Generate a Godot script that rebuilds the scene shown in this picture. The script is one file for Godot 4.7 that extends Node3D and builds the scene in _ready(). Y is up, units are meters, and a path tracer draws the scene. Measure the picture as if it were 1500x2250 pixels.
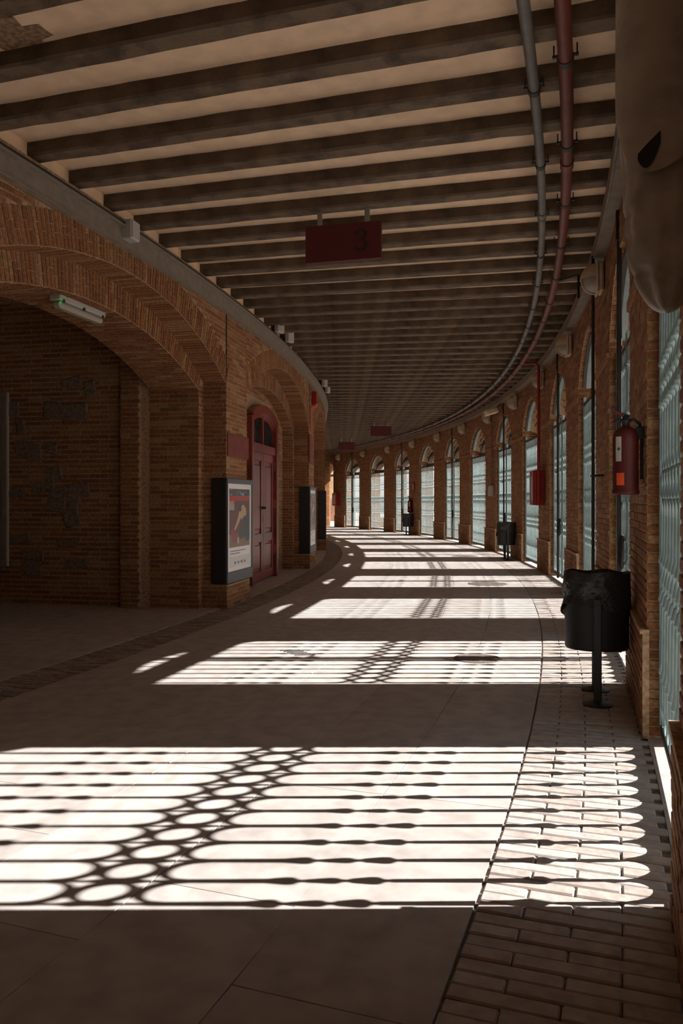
extends Node3D
# A curved brick arcade: the plan is drawn in polar form about a far centre. P(rho, theta, y) gives a point.
const CX := -57.016
const CZ := 22.979
const RW := 61.62      # face of the outer wall piers
const RG := 61.70      # plane of the gates
const STEP := 0.06144  # angle from gate to gate
const GATE0 := 0.3807  # far jamb of the furthest gate
const GW := 0.0365     # angle of one gate opening
const FOC := 1750.0    # focal length in pixels of a 1500 x 2250 frame
const EYE := Vector3(0, 1.5, 0)
const TH_NEAR := -0.60
const TH_FAR := 0.418
const SUN_SLOPE := 0.695

var rng := RandomNumberGenerator.new()
var M := {}
var taken := {}


class MB:
	var v := PackedVector3Array()
	var n := PackedVector3Array()
	var c := PackedColorArray()
	var uv := PackedVector2Array()
	var ix := PackedInt32Array()

	func tri(a: Vector3, b: Vector3, d: Vector3, col := Color.WHITE) -> void:
		var nn := (b - a).cross(d - a).normalized()
		var k := v.size()
		for p in [a, b, d]:
			v.append(p); n.append(nn); c.append(col); uv.append(Vector2.ZERO)
		ix.append_array(PackedInt32Array([k, k + 2, k + 1]))

	func quad(a: Vector3, b: Vector3, d: Vector3, e: Vector3, col := Color.WHITE) -> void:   # counter-clockwise from the front
		var nn := (d - a).cross(e - b).normalized()
		var k := v.size()
		v.append(a); v.append(b); v.append(d); v.append(e)
		for i in 4:
			n.append(nn); c.append(col)
		uv.append(Vector2(0, 1)); uv.append(Vector2(1, 1)); uv.append(Vector2(1, 0)); uv.append(Vector2(0, 0))
		ix.append_array(PackedInt32Array([k, k + 2, k + 1, k, k + 3, k + 2]))

	func hexa(p: Array, col := Color.WHITE) -> void:   # p: 4 bottom corners counter-clockwise from above, 4 top corners
		quad(p[3], p[2], p[1], p[0], col); quad(p[4], p[5], p[6], p[7], col)
		for i in 4:
			var j := (i + 1) % 4
			quad(p[i], p[j], p[4 + j], p[4 + i], col)

	func obox(o: Vector3, x: Vector3, y: Vector3, z: Vector3, col := Color.WHITE) -> void:   # half vectors, right handed
		hexa([o - x - y + z, o + x - y + z, o + x - y - z, o - x - y - z, o - x + y + z, o + x + y + z, o + x + y - z, o - x + y - z], col)

	func box(lo: Vector3, hi: Vector3, ch := 0.0, col := Color.WHITE) -> void:
		var o := (lo + hi) / 2
		var h := (hi - lo) / 2
		if ch <= 0.0:
			obox(o, Vector3(h.x, 0, 0), Vector3(0, h.y, 0), Vector3(0, 0, h.z), col)
		else:
			cbox(o, Vector3(h.x, 0, 0), Vector3(0, h.y, 0), Vector3(0, 0, h.z), ch, col)

	func cbox(o: Vector3, x: Vector3, y: Vector3, z: Vector3, ch: float, col := Color.WHITE) -> void:   # chamfered box
		var ax := [x, y, z]
		var inn := []
		for a in ax:
			inn.append(a * maxf(0.0, 1.0 - ch / maxf(a.length(), 1e-6)))
		for i in 3:
			var j := (i + 1) % 3
			var k := (i + 2) % 3
			for s in [1.0, -1.0]:
				var f: Vector3 = o + ax[i] * s
				var a: Vector3 = inn[j]
				var b: Vector3 = inn[k] * s
				quad(f - a - b, f + a - b, f + a + b, f - a + b, col)
		for i in 3:
			var j := (i + 1) % 3
			var k := (i + 2) % 3
			for s in [1.0, -1.0]:
				for t in [1.0, -1.0]:
					var a: Vector3 = o + ax[i] * s + inn[j] * t
					var b: Vector3 = o + inn[i] * s + ax[j] * t
					var w: Vector3 = inn[k] * (s * t)
					quad(a - w, b - w, b + w, a + w, col)
		for s in [1.0, -1.0]:
			for t in [1.0, -1.0]:
				for u in [1.0, -1.0]:
					var a: Vector3 = o + ax[0] * s + inn[1] * t + inn[2] * u
					var b: Vector3 = o + inn[0] * s + ax[1] * t + inn[2] * u
					var d: Vector3 = o + inn[0] * s + inn[1] * t + ax[2] * u
					if s * t * u > 0:
						tri(a, b, d, col)
					else:
						tri(a, d, b, col)

	func grid(rows: Array, col := Color.WHITE, closed := false) -> void:   # smooth sheet through rows of points; front where (along row) x (to next row) points
		var h := rows.size()
		var w: int = rows[0].size()
		var k := v.size()
		for r in h:
			for q in w:
				var du: Vector3 = rows[r][(q + 1) % w if closed else mini(q + 1, w - 1)] - rows[r][(q + w - 1) % w if closed else maxi(q - 1, 0)]
				var dv: Vector3 = rows[mini(r + 1, h - 1)][q] - rows[maxi(r - 1, 0)][q]
				if du.length_squared() < 1e-12:
					var o := 1 if r == 0 else h - 2
					du = rows[o][(q + 1) % w] - rows[o][(q + w - 1) % w]
				v.append(rows[r][q]); n.append(du.cross(dv).normalized()); c.append(col)
				uv.append(Vector2(float(q) / maxi(w - 1, 1), 1.0 - float(r) / maxi(h - 1, 1)))
		for r in h - 1:
			for q in (w if closed else w - 1):
				var p := (q + 1) % w
				var a := k + r * w + q
				var b := k + r * w + p
				ix.append_array(PackedInt32Array([a, b + w, b, a, a + w, b + w]))

	func lathe(prof: Array, seg := 16, xf := Transform3D(), sx := 1.0, sz := 1.0) -> void:   # prof: (radius, height) from bottom to top
		var rows := []
		for p in prof:
			var row := []
			for s in seg:
				var a := -TAU * s / seg
				row.append(xf * Vector3(cos(a) * p.x * sx, p.y, sin(a) * p.x * sz))
			rows.append(row)
		grid(rows, Color.WHITE, true)

	func tube(path: Array, r: float, seg := 8, col := Color.WHITE) -> void:
		var rows := []
		var up := Vector3(0.13, 0.93, 0.34)
		for i in path.size():
			var d: Vector3 = (path[mini(i + 1, path.size() - 1)] - path[maxi(i - 1, 0)]).normalized()
			if absf(d.dot(up)) > 0.95:
				up = Vector3(0.9, 0.1, 0.43)
			var a := d.cross(up).normalized()
			var b := d.cross(a)
			up = (up - d * up.dot(d)).normalized()
			var row := []
			for s in seg:
				var t := TAU * s / seg
				row.append(path[i] + a * cos(t) * r + b * sin(t) * r)
			rows.append(row)
		grid(rows, col, true)
		for e in [0, rows.size() - 1]:
			for s in range(1, seg - 1):
				if e == 0:
					tri(rows[e][0], rows[e][s + 1], rows[e][s], col)
				else:
					tri(rows[e][0], rows[e][s], rows[e][s + 1], col)

	func mesh() -> ArrayMesh:
		var a := []
		a.resize(Mesh.ARRAY_MAX)
		a[Mesh.ARRAY_VERTEX] = v
		a[Mesh.ARRAY_NORMAL] = n
		a[Mesh.ARRAY_COLOR] = c
		a[Mesh.ARRAY_TEX_UV] = uv
		a[Mesh.ARRAY_INDEX] = ix
		var m := ArrayMesh.new()
		m.add_surface_from_arrays(Mesh.PRIMITIVE_TRIANGLES, a)
		return m


# ---------------------------------------------------------------- naming
func numbered(called: String) -> String:
	var k: int = taken.get(called, 0)
	taken[called] = k + 1
	return called if k == 0 else "%s_%03d" % [called, k]


func tag(o: Node, label: String, category: String, group := "") -> void:
	o.set_meta("label", label)
	o.set_meta("category", category)
	if group:
		o.set_meta("group", group)


func thing(called: String, label: String, category: String, xf := Transform3D(), group := "") -> Node3D:
	var o := Node3D.new()
	o.name = numbered(called)
	add_child(o, true)
	o.transform = xf
	tag(o, label, category, group)
	return o


func structure(called: String, label: String) -> Node3D:
	var o := Node3D.new()
	o.name = called
	add_child(o, true)
	o.set_meta("kind", "structure")
	o.set_meta("label", label)
	return o


func part(called: String, mesh: Mesh, m: Material, parent: Node, xf := Transform3D(), stuff := false) -> MeshInstance3D:
	var o := MeshInstance3D.new()
	o.name = called
	o.mesh = mesh
	o.material_override = m
	o.transform = xf
	parent.add_child(o, true)
	if stuff:
		o.set_meta("kind", "stuff")
	return o


# ---------------------------------------------------------------- the polar plan
func P(r: float, t: float, y := 0.0) -> Vector3:
	return Vector3(CX + r * cos(t), y, -(CZ + r * sin(t)))


func er(t: float) -> Vector3:
	return Vector3(cos(t), 0, -sin(t))


func et(t: float) -> Vector3:
	return Vector3(-sin(t), 0, -cos(t))


func frame_at(r: float, t: float, y := 0.0) -> Transform3D:   # local x runs along the corridor, z points outwards
	return Transform3D(Basis(et(t), Vector3.UP, er(t)), P(r, t, y))


func rin(t: float) -> float:   # face of the inner wall
	return 56.63 - 0.9 * (clampf(t, -0.35, -0.09) + 0.21)


func jamb(i: int) -> float:
	return GATE0 - STEP * i


# ---------------------------------------------------------------- materials
func lin(r: float, g: float, b: float, a := 1.0) -> Color:
	var k := Color(r, g, b).linear_to_srgb()
	k.a = a
	return k


func noise_tex(freq: float, oct: int, lo: float, hi: float, seed_: int, kind := FastNoiseLite.TYPE_SIMPLEX_SMOOTH, size := 512, stretch := 0.0) -> NoiseTexture2D:
	var f := FastNoiseLite.new()
	f.noise_type = kind
	f.seed = seed_
	f.frequency = freq
	f.fractal_octaves = oct
	if stretch > 0.0:
		f.domain_warp_enabled = true
		f.domain_warp_amplitude = stretch
	var g := Gradient.new()
	g.set_color(0, Color(lo, lo, lo))
	g.set_color(1, Color(hi, hi, hi))
	var t := NoiseTexture2D.new()
	t.width = size
	t.height = size
	t.seamless = true
	t.noise = f
	t.color_ramp = g
	return t


func mat(called: String, col: Color, rough: float, tex: Texture2D = null, scale := 1.0, relief: Texture2D = null, depth := 0.0, metal := 0.0) -> StandardMaterial3D:
	var m := StandardMaterial3D.new()
	m.resource_name = called
	m.albedo_color = col
	m.roughness = rough
	m.metallic = metal
	if tex or relief:
		m.uv1_triplanar = true
		m.uv1_world_triplanar = true
		m.uv1_scale = Vector3.ONE * scale
	if tex:
		m.albedo_texture = tex
	if relief:
		m.heightmap_enabled = true
		m.heightmap_texture = relief
		m.heightmap_scale = depth
	M[called] = m
	return m


const BRICK_TONES := [[0.38, 0.165, 0.062], [0.33, 0.13, 0.048], [0.42, 0.20, 0.082], [0.27, 0.11, 0.045], [0.36, 0.14, 0.045], [0.46, 0.245, 0.11], [0.35, 0.16, 0.065], [0.31, 0.118, 0.04]]
const SLAB_TONES := [[0.50, 0.455, 0.43], [0.475, 0.43, 0.405], [0.53, 0.485, 0.46], [0.495, 0.455, 0.435], [0.465, 0.42, 0.395]]
const PAVER_TONES := [[0.48, 0.42, 0.385], [0.44, 0.375, 0.34], [0.51, 0.46, 0.43], [0.46, 0.385, 0.345], [0.49, 0.44, 0.41]]


func materials() -> void:
	var grain := noise_tex(0.03, 5, 0.62, 1.18, 3)
	var mottle := noise_tex(0.010, 6, 0.86, 1.06, 7, FastNoiseLite.TYPE_SIMPLEX_SMOOTH, 1024)
	var rough_relief := noise_tex(0.05, 4, 0.0, 1.0, 11)
	var streak := noise_tex(0.02, 4, 0.55, 1.2, 17, FastNoiseLite.TYPE_VALUE, 512, 40.0)
	var soft := noise_tex(0.02, 5, 0.84, 1.06, 29)
	var wear := noise_tex(0.012, 5, 0.84, 1.06, 23)
	var faint := noise_tex(0.012, 6, 0.93, 1.03, 31)
	for k in BRICK_TONES.size():
		mat("brick%d" % k, lin(BRICK_TONES[k][0], BRICK_TONES[k][1], BRICK_TONES[k][2]), 0.93, grain, 1.7, rough_relief, 0.25)
	mat("bricks", Color.WHITE, 0.93, grain, 1.7, rough_relief, 0.25).vertex_color_use_as_albedo = true
	mat("mortar", lin(0.54, 0.345, 0.205), 0.97, grain, 1.3, rough_relief, 0.3)
	for k in SLAB_TONES.size():
		mat("slab%d" % k, lin(SLAB_TONES[k][0], SLAB_TONES[k][1], SLAB_TONES[k][2]), 0.62, mottle, 0.45, rough_relief, 0.03)
	for k in PAVER_TONES.size():
		mat("paver%d" % k, lin(PAVER_TONES[k][0], PAVER_TONES[k][1], PAVER_TONES[k][2]), 0.7, soft, 1.1, rough_relief, 0.08)
	mat("pavers", Color.WHITE, 0.75, soft, 1.1, rough_relief, 0.08).vertex_color_use_as_albedo = true
	mat("bed", lin(0.20, 0.155, 0.125), 0.98, grain, 1.5)
	mat("rubble", lin(0.27, 0.19, 0.135), 0.95, grain, 1.0, rough_relief, 0.5)
	mat("plaster", lin(0.88, 0.63, 0.42), 0.95, faint, 0.6, rough_relief, 0.1)
	mat("bare_plaster", lin(0.36, 0.22, 0.13), 0.98, grain, 1.3)
	mat("timber", lin(0.165, 0.110, 0.068), 0.8, streak, 0.8, rough_relief, 0.35)
	mat("steel", lin(0.27, 0.215, 0.165), 0.6, wear, 0.8)
	mat("teal", lin(0.34, 0.47, 0.48), 0.5, wear, 1.2)
	mat("liner", lin(0.32, 0.40, 0.40), 0.6, wear, 1.0)
	mat("black_iron", lin(0.025, 0.022, 0.02), 0.55, wear, 1.0)
	mat("dark_iron", lin(0.05, 0.042, 0.036), 0.6, wear, 1.0)
	mat("grey_pipe", lin(0.17, 0.155, 0.14), 0.5, wear, 0.9)
	mat("extinguisher_red", lin(0.11, 0.009, 0.007), 0.55, wear, 0.7)
	mat("red_pipe", lin(0.17, 0.042, 0.028), 0.5, wear, 0.9)
	mat("red_paint", lin(0.34, 0.02, 0.017), 0.42, wear, 0.7)
	mat("door_paint", lin(0.27, 0.05, 0.038), 0.28, streak, 0.35)
	mat("sign_red", lin(0.11, 0.013, 0.016), 0.6)
	mat("sign_dark", lin(0.02, 0.016, 0.016), 0.6)
	mat("band_red", lin(0.22, 0.04, 0.03), 0.7, wear, 0.8)
	mat("cream", lin(0.74, 0.56, 0.38), 0.55, wear, 0.9)
	mat("lamp_glass", lin(0.40, 0.35, 0.28), 0.25)
	mat("pale_grey", lin(0.45, 0.42, 0.38), 0.55)
	mat("box_black", lin(0.018, 0.017, 0.017), 0.5)
	mat("frame_grey", lin(0.10, 0.105, 0.11), 0.45)
	mat("plastic_bag", lin(0.035, 0.034, 0.033), 0.32, null, 1.0, rough_relief, 0.6)
	mat("bin_black", lin(0.022, 0.021, 0.021), 0.5)
	mat("label_white", lin(0.55, 0.52, 0.47), 0.7)
	mat("label_orange", lin(0.80, 0.10, 0.02), 0.7)
	mat("label_teal", lin(0.05, 0.13, 0.13), 0.7)
	mat("dark_glass", lin(0.016, 0.02, 0.02), 0.12)
	mat("canvas", lin(0.74, 0.66, 0.57), 0.32, wear, 1.5, rough_relief, 0.15)
	mat("ground", lin(0.64, 0.59, 0.55), 0.9, mottle, 0.2)
	mat("tan_wall", lin(0.62, 0.40, 0.22), 0.9, wear, 0.2)
	mat("pale_wall", lin(0.70, 0.64, 0.58), 0.9, wear, 0.2)
	mat("rust_wall", lin(0.42, 0.20, 0.13), 0.9, wear, 0.2)
	mat("leaf", lin(0.035, 0.05, 0.03), 0.6)
	mat("rod_light", lin(0.30, 0.27, 0.23), 0.5)
	var led := mat("green_led", lin(0.02, 0.5, 0.15), 0.4)
	led.emission_enabled = true
	led.emission = Color(0.05, 1.0, 0.35)
	led.emission_energy_multiplier = 0.6


func tone(tones: Array, k: int) -> Color:   # vertex colours are linear
	var j := 1.0 + rng.randf_range(-0.07, 0.07)
	return Color(tones[k][0] * j, tones[k][1] * j, tones[k][2] * j)


# ---------------------------------------------------------------- masonry
func on_screen(p: Vector3, face: Vector3) -> bool:
	var d := p - EYE
	if d.z > -0.6 or face.dot(d) > -0.01:
		return false
	var px := 750.0 + FOC * d.x / -d.z
	var py := 1102.0 - FOC * d.y / -d.z
	return px > -20 and px < 1520 and py > -20 and py < 2270


# a brick: [centre, ex, ey, ez (outward), half sizes, tone]
func lay(list: Array, f: Callable, u0: float, u1: float, v0: float, v1: float, skip, blen := 0.28, bh := 0.047, joint := 0.014, proud := 0.008) -> void:
	var row := 0
	var vv := v0
	while vv + bh * 0.6 < v1:
		var top := minf(vv + bh, v1)
		var u := u0 - (blen * 0.5 if row % 2 else rng.randf_range(0.0, 0.03))
		while u < u1:
			var a := maxf(u, u0)
			var b := minf(u + blen, u1)
			u += blen + joint
			if b - a < 0.04:
				continue
			if skip != null:
				var yc := (vv + top) / 2
				while b - a > 0.04 and skip.call(a, yc):
					a += 0.02
				while b - a > 0.04 and skip.call(b, yc):
					b -= 0.02
				if b - a <= 0.045 or skip.call((a + b) / 2, yc):
					continue
			var fr: Array = f.call((a + b) / 2, (vv + top) / 2)
			var pr := proud + rng.randf_range(-0.003, 0.003)
			list.append([fr[0] + fr[3] * (pr - 0.02), fr[1], fr[2], fr[3], Vector3((b - a) / 2, (top - vv) / 2, 0.02), rng.randi() % BRICK_TONES.size()])
		vv += bh + joint
		row += 1


func ring(list: Array, off: float, tc: float, yc: float, rad: float, a: float, thick: float, rho_ref: float, outward: float) -> void:   # voussoirs on a face
	var a0 := asin(a / rad)
	var count := int(2 * a0 * rad / 0.060)
	for k in count:
		var al := -a0 + 2 * a0 * (k + 0.5) / count
		var cuts: Array = [[0.0, thick]] if k % 3 == 0 else ([[0.0, thick * 0.62], [thick * 0.62, thick]] if k % 3 == 1 else [[0.0, thick * 0.4], [thick * 0.4, thick]])
		for q in cuts:
			var rr: float = rad + (q[0] + q[1]) / 2
			var t := tc + rr * sin(al) / rho_ref
			var y := yc - rad + rr * cos(al)
			if y + 0.1 > 4.42:
				continue
			var e := et(t)
			var tang := e * cos(al) - Vector3.UP * sin(al)
			var radial := e * sin(al) + Vector3.UP * cos(al)
			var pr := 0.010 + rng.randf_range(-0.003, 0.003)
			list.append([P(rin(t) + off, t, y) + er(t) * outward * (pr - 0.02), tang, radial, tang.cross(radial), Vector3(0.0225, (q[1] - q[0]) / 2 - 0.005, 0.02), rng.randi() % BRICK_TONES.size()])


func soffit_bricks(list: Array, ra: float, rb: float, tc: float, yc: float, rad: float, a: float, rho_ref: float) -> void:
	var a0 := asin(a / rad)
	var count := int(2 * a0 * rad / 0.060)
	var rows := maxi(1, int(round((rb - ra) / 0.24)))
	for k in count:
		var al := -a0 + 2 * a0 * (k + 0.5) / count
		var t := tc + rad * sin(al) / rho_ref
		var r0 := ra + (rin(t) if ra < 10.0 else 0.0)
		var r1 := rb + (rin(t) if ra < 10.0 else 0.0)
		var y := yc - rad + rad * cos(al)
		var e := et(t)
		var tang := e * cos(al) - Vector3.UP * sin(al)
		var inward := -(e * sin(al) + Vector3.UP * cos(al))
		var shift := 0.0 if k % 2 == 0 or rows == 1 else (r1 - r0) / rows / 2
		for j in rows + (1 if shift > 0 else 0):
			var qa := maxf(r0, r0 + (r1 - r0) * j / rows - shift)
			var qb := minf(r1, r0 + (r1 - r0) * (j + 1) / rows - shift)
			if qb - qa < 0.03:
				continue
			var pr := 0.008 + rng.randf_range(-0.003, 0.003)
			list.append([P((qa + qb) / 2, t, y) + inward * (pr - 0.02), er(t), tang * -1.0 if er(t).cross(tang).dot(inward) < 0 else tang, inward, Vector3((qb - qa) / 2 - 0.005, 0.0225, 0.02), rng.randi() % BRICK_TONES.size()])


func finish_bricks(list: Array, tones: Array, parent: Node, called: String, stuff_name: String, prefix: String, joined_mat: Material, most := 300, chamfer := 0.004) -> void:
	var seen := []
	var rest := []
	for b in list:
		if on_screen(b[0], b[3]):
			seen.append([b[0].distance_to(EYE), b])
		else:
			rest.append(b)
	seen.sort_custom(func(p, q): return p[0] < q[0])
	var unit := {}
	for k in seen.size():
		var b: Array = seen[k][1]
		if k >= most:
			rest.append(b)
			continue
		var h: Vector3 = b[4]
		var key := "%d %d %d" % [roundi(h.x * 200), roundi(h.y * 400), roundi(h.z * 400)]
		if not unit.has(key):
			var mb := MB.new()
			mb.cbox(Vector3.ZERO, Vector3(h.x, 0, 0), Vector3(0, h.y, 0), Vector3(0, 0, h.z), chamfer)
			unit[key] = mb.mesh()
		part(called, unit[key], M[prefix + str(b[5])], parent, Transform3D(Basis(b[1], b[2], b[3]), b[0]))
	var st := MB.new()
	for b in rest:
		var h: Vector3 = b[4]
		st.obox(b[0], b[1] * h.x, b[2] * h.y, b[3] * h.z, tone(tones, b[5]))
	if rest.size():
		part(stuff_name, st.mesh(), joined_mat, parent, Transform3D(), true)


func face_strip(mb: MB, r: float, t0: float, t1: float, lo: Callable, hi: Callable, outward: float, step := 0.004) -> void:
	var count := maxi(1, int(ceil(absf(t1 - t0) / step)))
	for k in count:
		var a := lerpf(t0, t1, float(k) / count)
		var b := lerpf(t0, t1, float(k + 1) / count)
		var ra := rin(a) + r if r < 10.0 else r
		var rb := rin(b) + r if r < 10.0 else r
		var q := [P(ra, a, lo.call(a)), P(rb, b, lo.call(b)), P(rb, b, hi.call(b)), P(ra, a, hi.call(a))]
		if outward < 0:
			mb.quad(q[0], q[1], q[2], q[3])
		else:
			mb.quad(q[1], q[0], q[3], q[2])


func soffit_strip(mb: MB, ra: float, rb: float, tc: float, yc: float, rad: float, a: float, rho: float) -> void:
	var a0 := asin(a / rad)
	for k in 40:
		var p := -a0 + 2 * a0 * k / 40.0
		var q := -a0 + 2 * a0 * (k + 1) / 40.0
		var tp := tc + rad * sin(p) / rho
		var tq := tc + rad * sin(q) / rho
		var yp := yc - rad + rad * cos(p)
		var yq := yc - rad + rad * cos(q)
		var p0 := rin(tp) if rb < 10.0 else 0.0
		var q0 := rin(tq) if rb < 10.0 else 0.0
		mb.quad(P(ra + p0, tp, yp), P(rb + p0, tp, yp), P(rb + q0, tq, yq), P(ra + q0, tq, yq))


func arc_y(t: float, tc: float, yc: float, rad: float, rho: float) -> float:
	var s := minf(absf(t - tc) * rho, rad)
	return yc - rad + sqrt(rad * rad - s * s)


func arc_box(mb: MB, r0: float, r1: float, y0: float, y1: float, t0: float, t1: float, step := 0.008, from_inner := false) -> void:
	var count := maxi(1, int(ceil((t1 - t0) / step)))
	for k in count:
		var a := lerpf(t0, t1, float(k) / count)
		var b := lerpf(t0, t1, float(k + 1) / count)
		var a0 := r0 + (rin(a) if from_inner else 0.0)
		var a1 := r1 + (rin(a) if from_inner else 0.0)
		var b0 := r0 + (rin(b) if from_inner else 0.0)
		var b1 := r1 + (rin(b) if from_inner else 0.0)
		mb.quad(P(a0, a, y0), P(b0, b, y0), P(b1, b, y0), P(a1, a, y0))
		mb.quad(P(a0, a, y1), P(a1, a, y1), P(b1, b, y1), P(b0, b, y1))
		mb.quad(P(a1, a, y0), P(b1, b, y0), P(b1, b, y1), P(a1, a, y1))
		mb.quad(P(b0, b, y0), P(a0, a, y0), P(a0, a, y1), P(b0, b, y1))
		if k == 0:
			mb.quad(P(a0, a, y0), P(a1, a, y0), P(a1, a, y1), P(a0, a, y1))
		if k == count - 1:
			mb.quad(P(b1, b, y0), P(b0, b, y0), P(b0, b, y1), P(b1, b, y1))


const YTOP := 4.60
const PIER_AT := [-0.2095 - 0.1185 * 3, -0.2095 - 0.1185 * 2, -0.2095 - 0.1185, -0.2095, -0.0925, 0.0275, 0.1465]
const PIER_W := 0.0168
const O_YC := 3.92
const O_R := 5.9
const I_YC := 3.60
const I_R := 6.9
const SPRING := 0.2   # the inner order stands this far inside the outer one


func wall_left() -> void:
	var w := structure("wall_left", "inner brick wall of arches and piers on the left of the corridor")
	var mb := MB.new()
	var br := []
	var dk := []
	var zero := func(_t): return 0.0
	var topf := func(_t): return 4.45
	var last := PIER_AT.size() - 1
	for k in PIER_AT.size():
		var t0: float = PIER_AT[k]
		var t1 := t0 + PIER_W
		face_strip(mb, 0.0, t0, t1, zero, topf, 1.0)
		var rr := rin(t0)
		if k >= 2 and k <= 5:
			lay(br, func(u, y): return [P(rin(u / rr), u / rr, y), et(u / rr), Vector3.UP, er(u / rr)], t0 * rr, t1 * rr, 0.33, 4.4, null)
	for k in last:
		var t0: float = PIER_AT[k] + PIER_W
		var t1: float = PIER_AT[k + 1]
		var tc := (t0 + t1) / 2
		var rho := rin(tc)
		var a := (t1 - t0) / 2 * rho
		var a2 := a - SPRING
		var open := k == 2
		var deep := -1.05 if open else -0.56
		var oy := func(t): return arc_y(t, tc, O_YC, O_R, rho)
		var iy := func(t): return arc_y(t, tc, I_YC, I_R, rho)
		var ys: float = O_YC - O_R + sqrt(O_R * O_R - a * a)
		var yi: float = I_YC - I_R + sqrt(I_R * I_R - a2 * a2)
		var s2 := SPRING / rho
		face_strip(mb, 0.0, t0, t1, oy, topf, 1.0)
		# outer order: jambs and soffit
		for t in [t0, t1]:
			var r1 := rin(t)
			var q := [P(r1 - 0.33, t, 0), P(r1, t, 0), P(r1, t, ys), P(r1 - 0.33, t, ys)]
			if t == t0:
				mb.quad(q[1], q[0], q[3], q[2])
			else:
				mb.quad(q[0], q[1], q[2], q[3])
		soffit_strip(mb, -0.33, 0.0, tc, O_YC, O_R, a, rho)
		# inner order
		face_strip(mb, -0.33, t0, t0 + s2, zero, oy, 1.0)
		face_strip(mb, -0.33, t1 - s2, t1, zero, oy, 1.0)
		face_strip(mb, -0.33, t0 + s2, t1 - s2, iy, oy, 1.0)
		for t in [t0 + s2, t1 - s2]:
			var r1 := rin(t)
			var q := [P(r1 + deep, t, 0), P(r1 - 0.33, t, 0), P(r1 - 0.33, t, yi), P(r1 + deep, t, yi)]
			if t == t0 + s2:
				mb.quad(q[1], q[0], q[3], q[2])
			else:
				mb.quad(q[0], q[1], q[2], q[3])
		soffit_strip(mb, deep, -0.33, tc, I_YC, I_R, a2, rho)
		if k >= 2 and k <= 4:
			var in_ring := func(u, y): return Vector2(u - tc * rho, y - (O_YC - O_R)).length() < O_R + 0.345
			lay(br, func(u, y): return [P(rin(u / rho), u / rho, y), et(u / rho), Vector3.UP, er(u / rho)], t0 * rho, t1 * rho, ys - 0.15, 4.4, in_ring)
			ring(br, 0.0, tc, O_YC, O_R, a, 0.33, rho, 1.0)
			ring(br, -0.33, tc, I_YC, I_R, a2, 0.315, rho, 1.0)
			soffit_bricks(br, -0.33, 0.0, tc, O_YC, O_R, a, rho)
			soffit_bricks(br, deep, -0.33, tc, I_YC, I_R, a2, rho)
			# the far jambs face the camera
			var tj := t1
			lay(br, func(u, y): return [P(u, tj, y), er(tj), Vector3.UP, -et(tj)], rin(t1) - 0.33, rin(t1), 0.02, ys, null)
			var tk := t1 - s2
			lay(br, func(u, y): return [P(u, tk, y), er(tk), Vector3.UP, -et(tk)], rin(t1) + deep, rin(t1) - 0.33, 0.02, yi, null)
			lay(br, func(u, y): return [P(rin(t1) - 0.33, u / rho, y), et(u / rho), Vector3.UP, er(u / rho)], (t1 - s2) * rho, t1 * rho, 0.02, ys - 0.04, null, 0.19)
		if not open:
			face_strip(mb, deep, t0, t1, zero, topf, 1.0)
			if k == 3:
				# the blind arch: its back wall leaves room for the red door
				var hole := func(u, y): return absf(u - DOOR_T * rho) < 1.05 and y < 3.42
				lay(br, func(u, y): return [P(rin(u / rho) + deep, u / rho, y), et(u / rho), Vector3.UP, er(u / rho)], (t0 + s2) * rho, (t1 - s2) * rho, 0.02, 3.7, hole)
		else:
			# passage: radial side walls going deep into the building
			for t in [t0 + s2, t1 - s2]:
				var q := [P(47.6, t, 0), P(rho + deep, t, 0), P(rho + deep, t, YTOP), P(47.6, t, YTOP)]
				if t == t0 + s2:
					mb.quad(q[1], q[0], q[3], q[2])
				else:
					mb.quad(q[0], q[1], q[2], q[3])
			# stands a little proud: pilaster beside the opening, then rough courses on the side wall
			var tk := t1 - s2
			var pl := MB.new()
			var pc := P(rho + deep - 0.32, tk, 1.9) - et(tk) * 0.03
			pl.cbox(pc, er(tk) * 0.14, Vector3(0, 1.9, 0), -et(tk) * 0.05, 0.01)
			part("pilaster", pl.mesh(), M["mortar"], w)
			lay(dk, func(u, y): return [P(u, tk, y) - et(tk) * 0.08, er(tk), Vector3.UP, -et(tk)], rho + deep - 0.46, rho + deep - 0.18, 0.02, 3.8, null)
			lay(dk, func(u, y): return [P(u, tk, y), er(tk), Vector3.UP, -et(tk)], 50.0, rho + deep - 0.5, 0.02, 4.4, null, 0.29, 0.05, 0.02)
			var stones := MB.new()
			var srng := RandomNumberGenerator.new()
			srng.seed = 5
			for k2 in 26:
				var u := srng.randf_range(53.3, 54.7)
				var y0 := srng.randf_range(0.4, 3.3)
				var tl := srng.randf_range(-0.25, 0.25)
				var ax := er(tk) * cos(tl) + Vector3.UP * sin(tl)
				var ay := Vector3.UP * cos(tl) - er(tk) * sin(tl)
				stones.cbox(P(u, tk, y0) - et(tk) * srng.randf_range(-0.016, -0.006), ax * srng.randf_range(0.07, 0.2), ay * srng.randf_range(0.06, 0.15), -et(tk) * 0.03, 0.025)
			part("stone_block", stones.mesh(), M["rubble"], w, Transform3D(), true)
	# beyond the last pier in view
	face_strip(mb, -0.56, PIER_AT[last] + PIER_W, TH_FAR, zero, topf, 1.0)
	part("masonry", mb.mesh(), M["mortar"], w)
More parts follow.
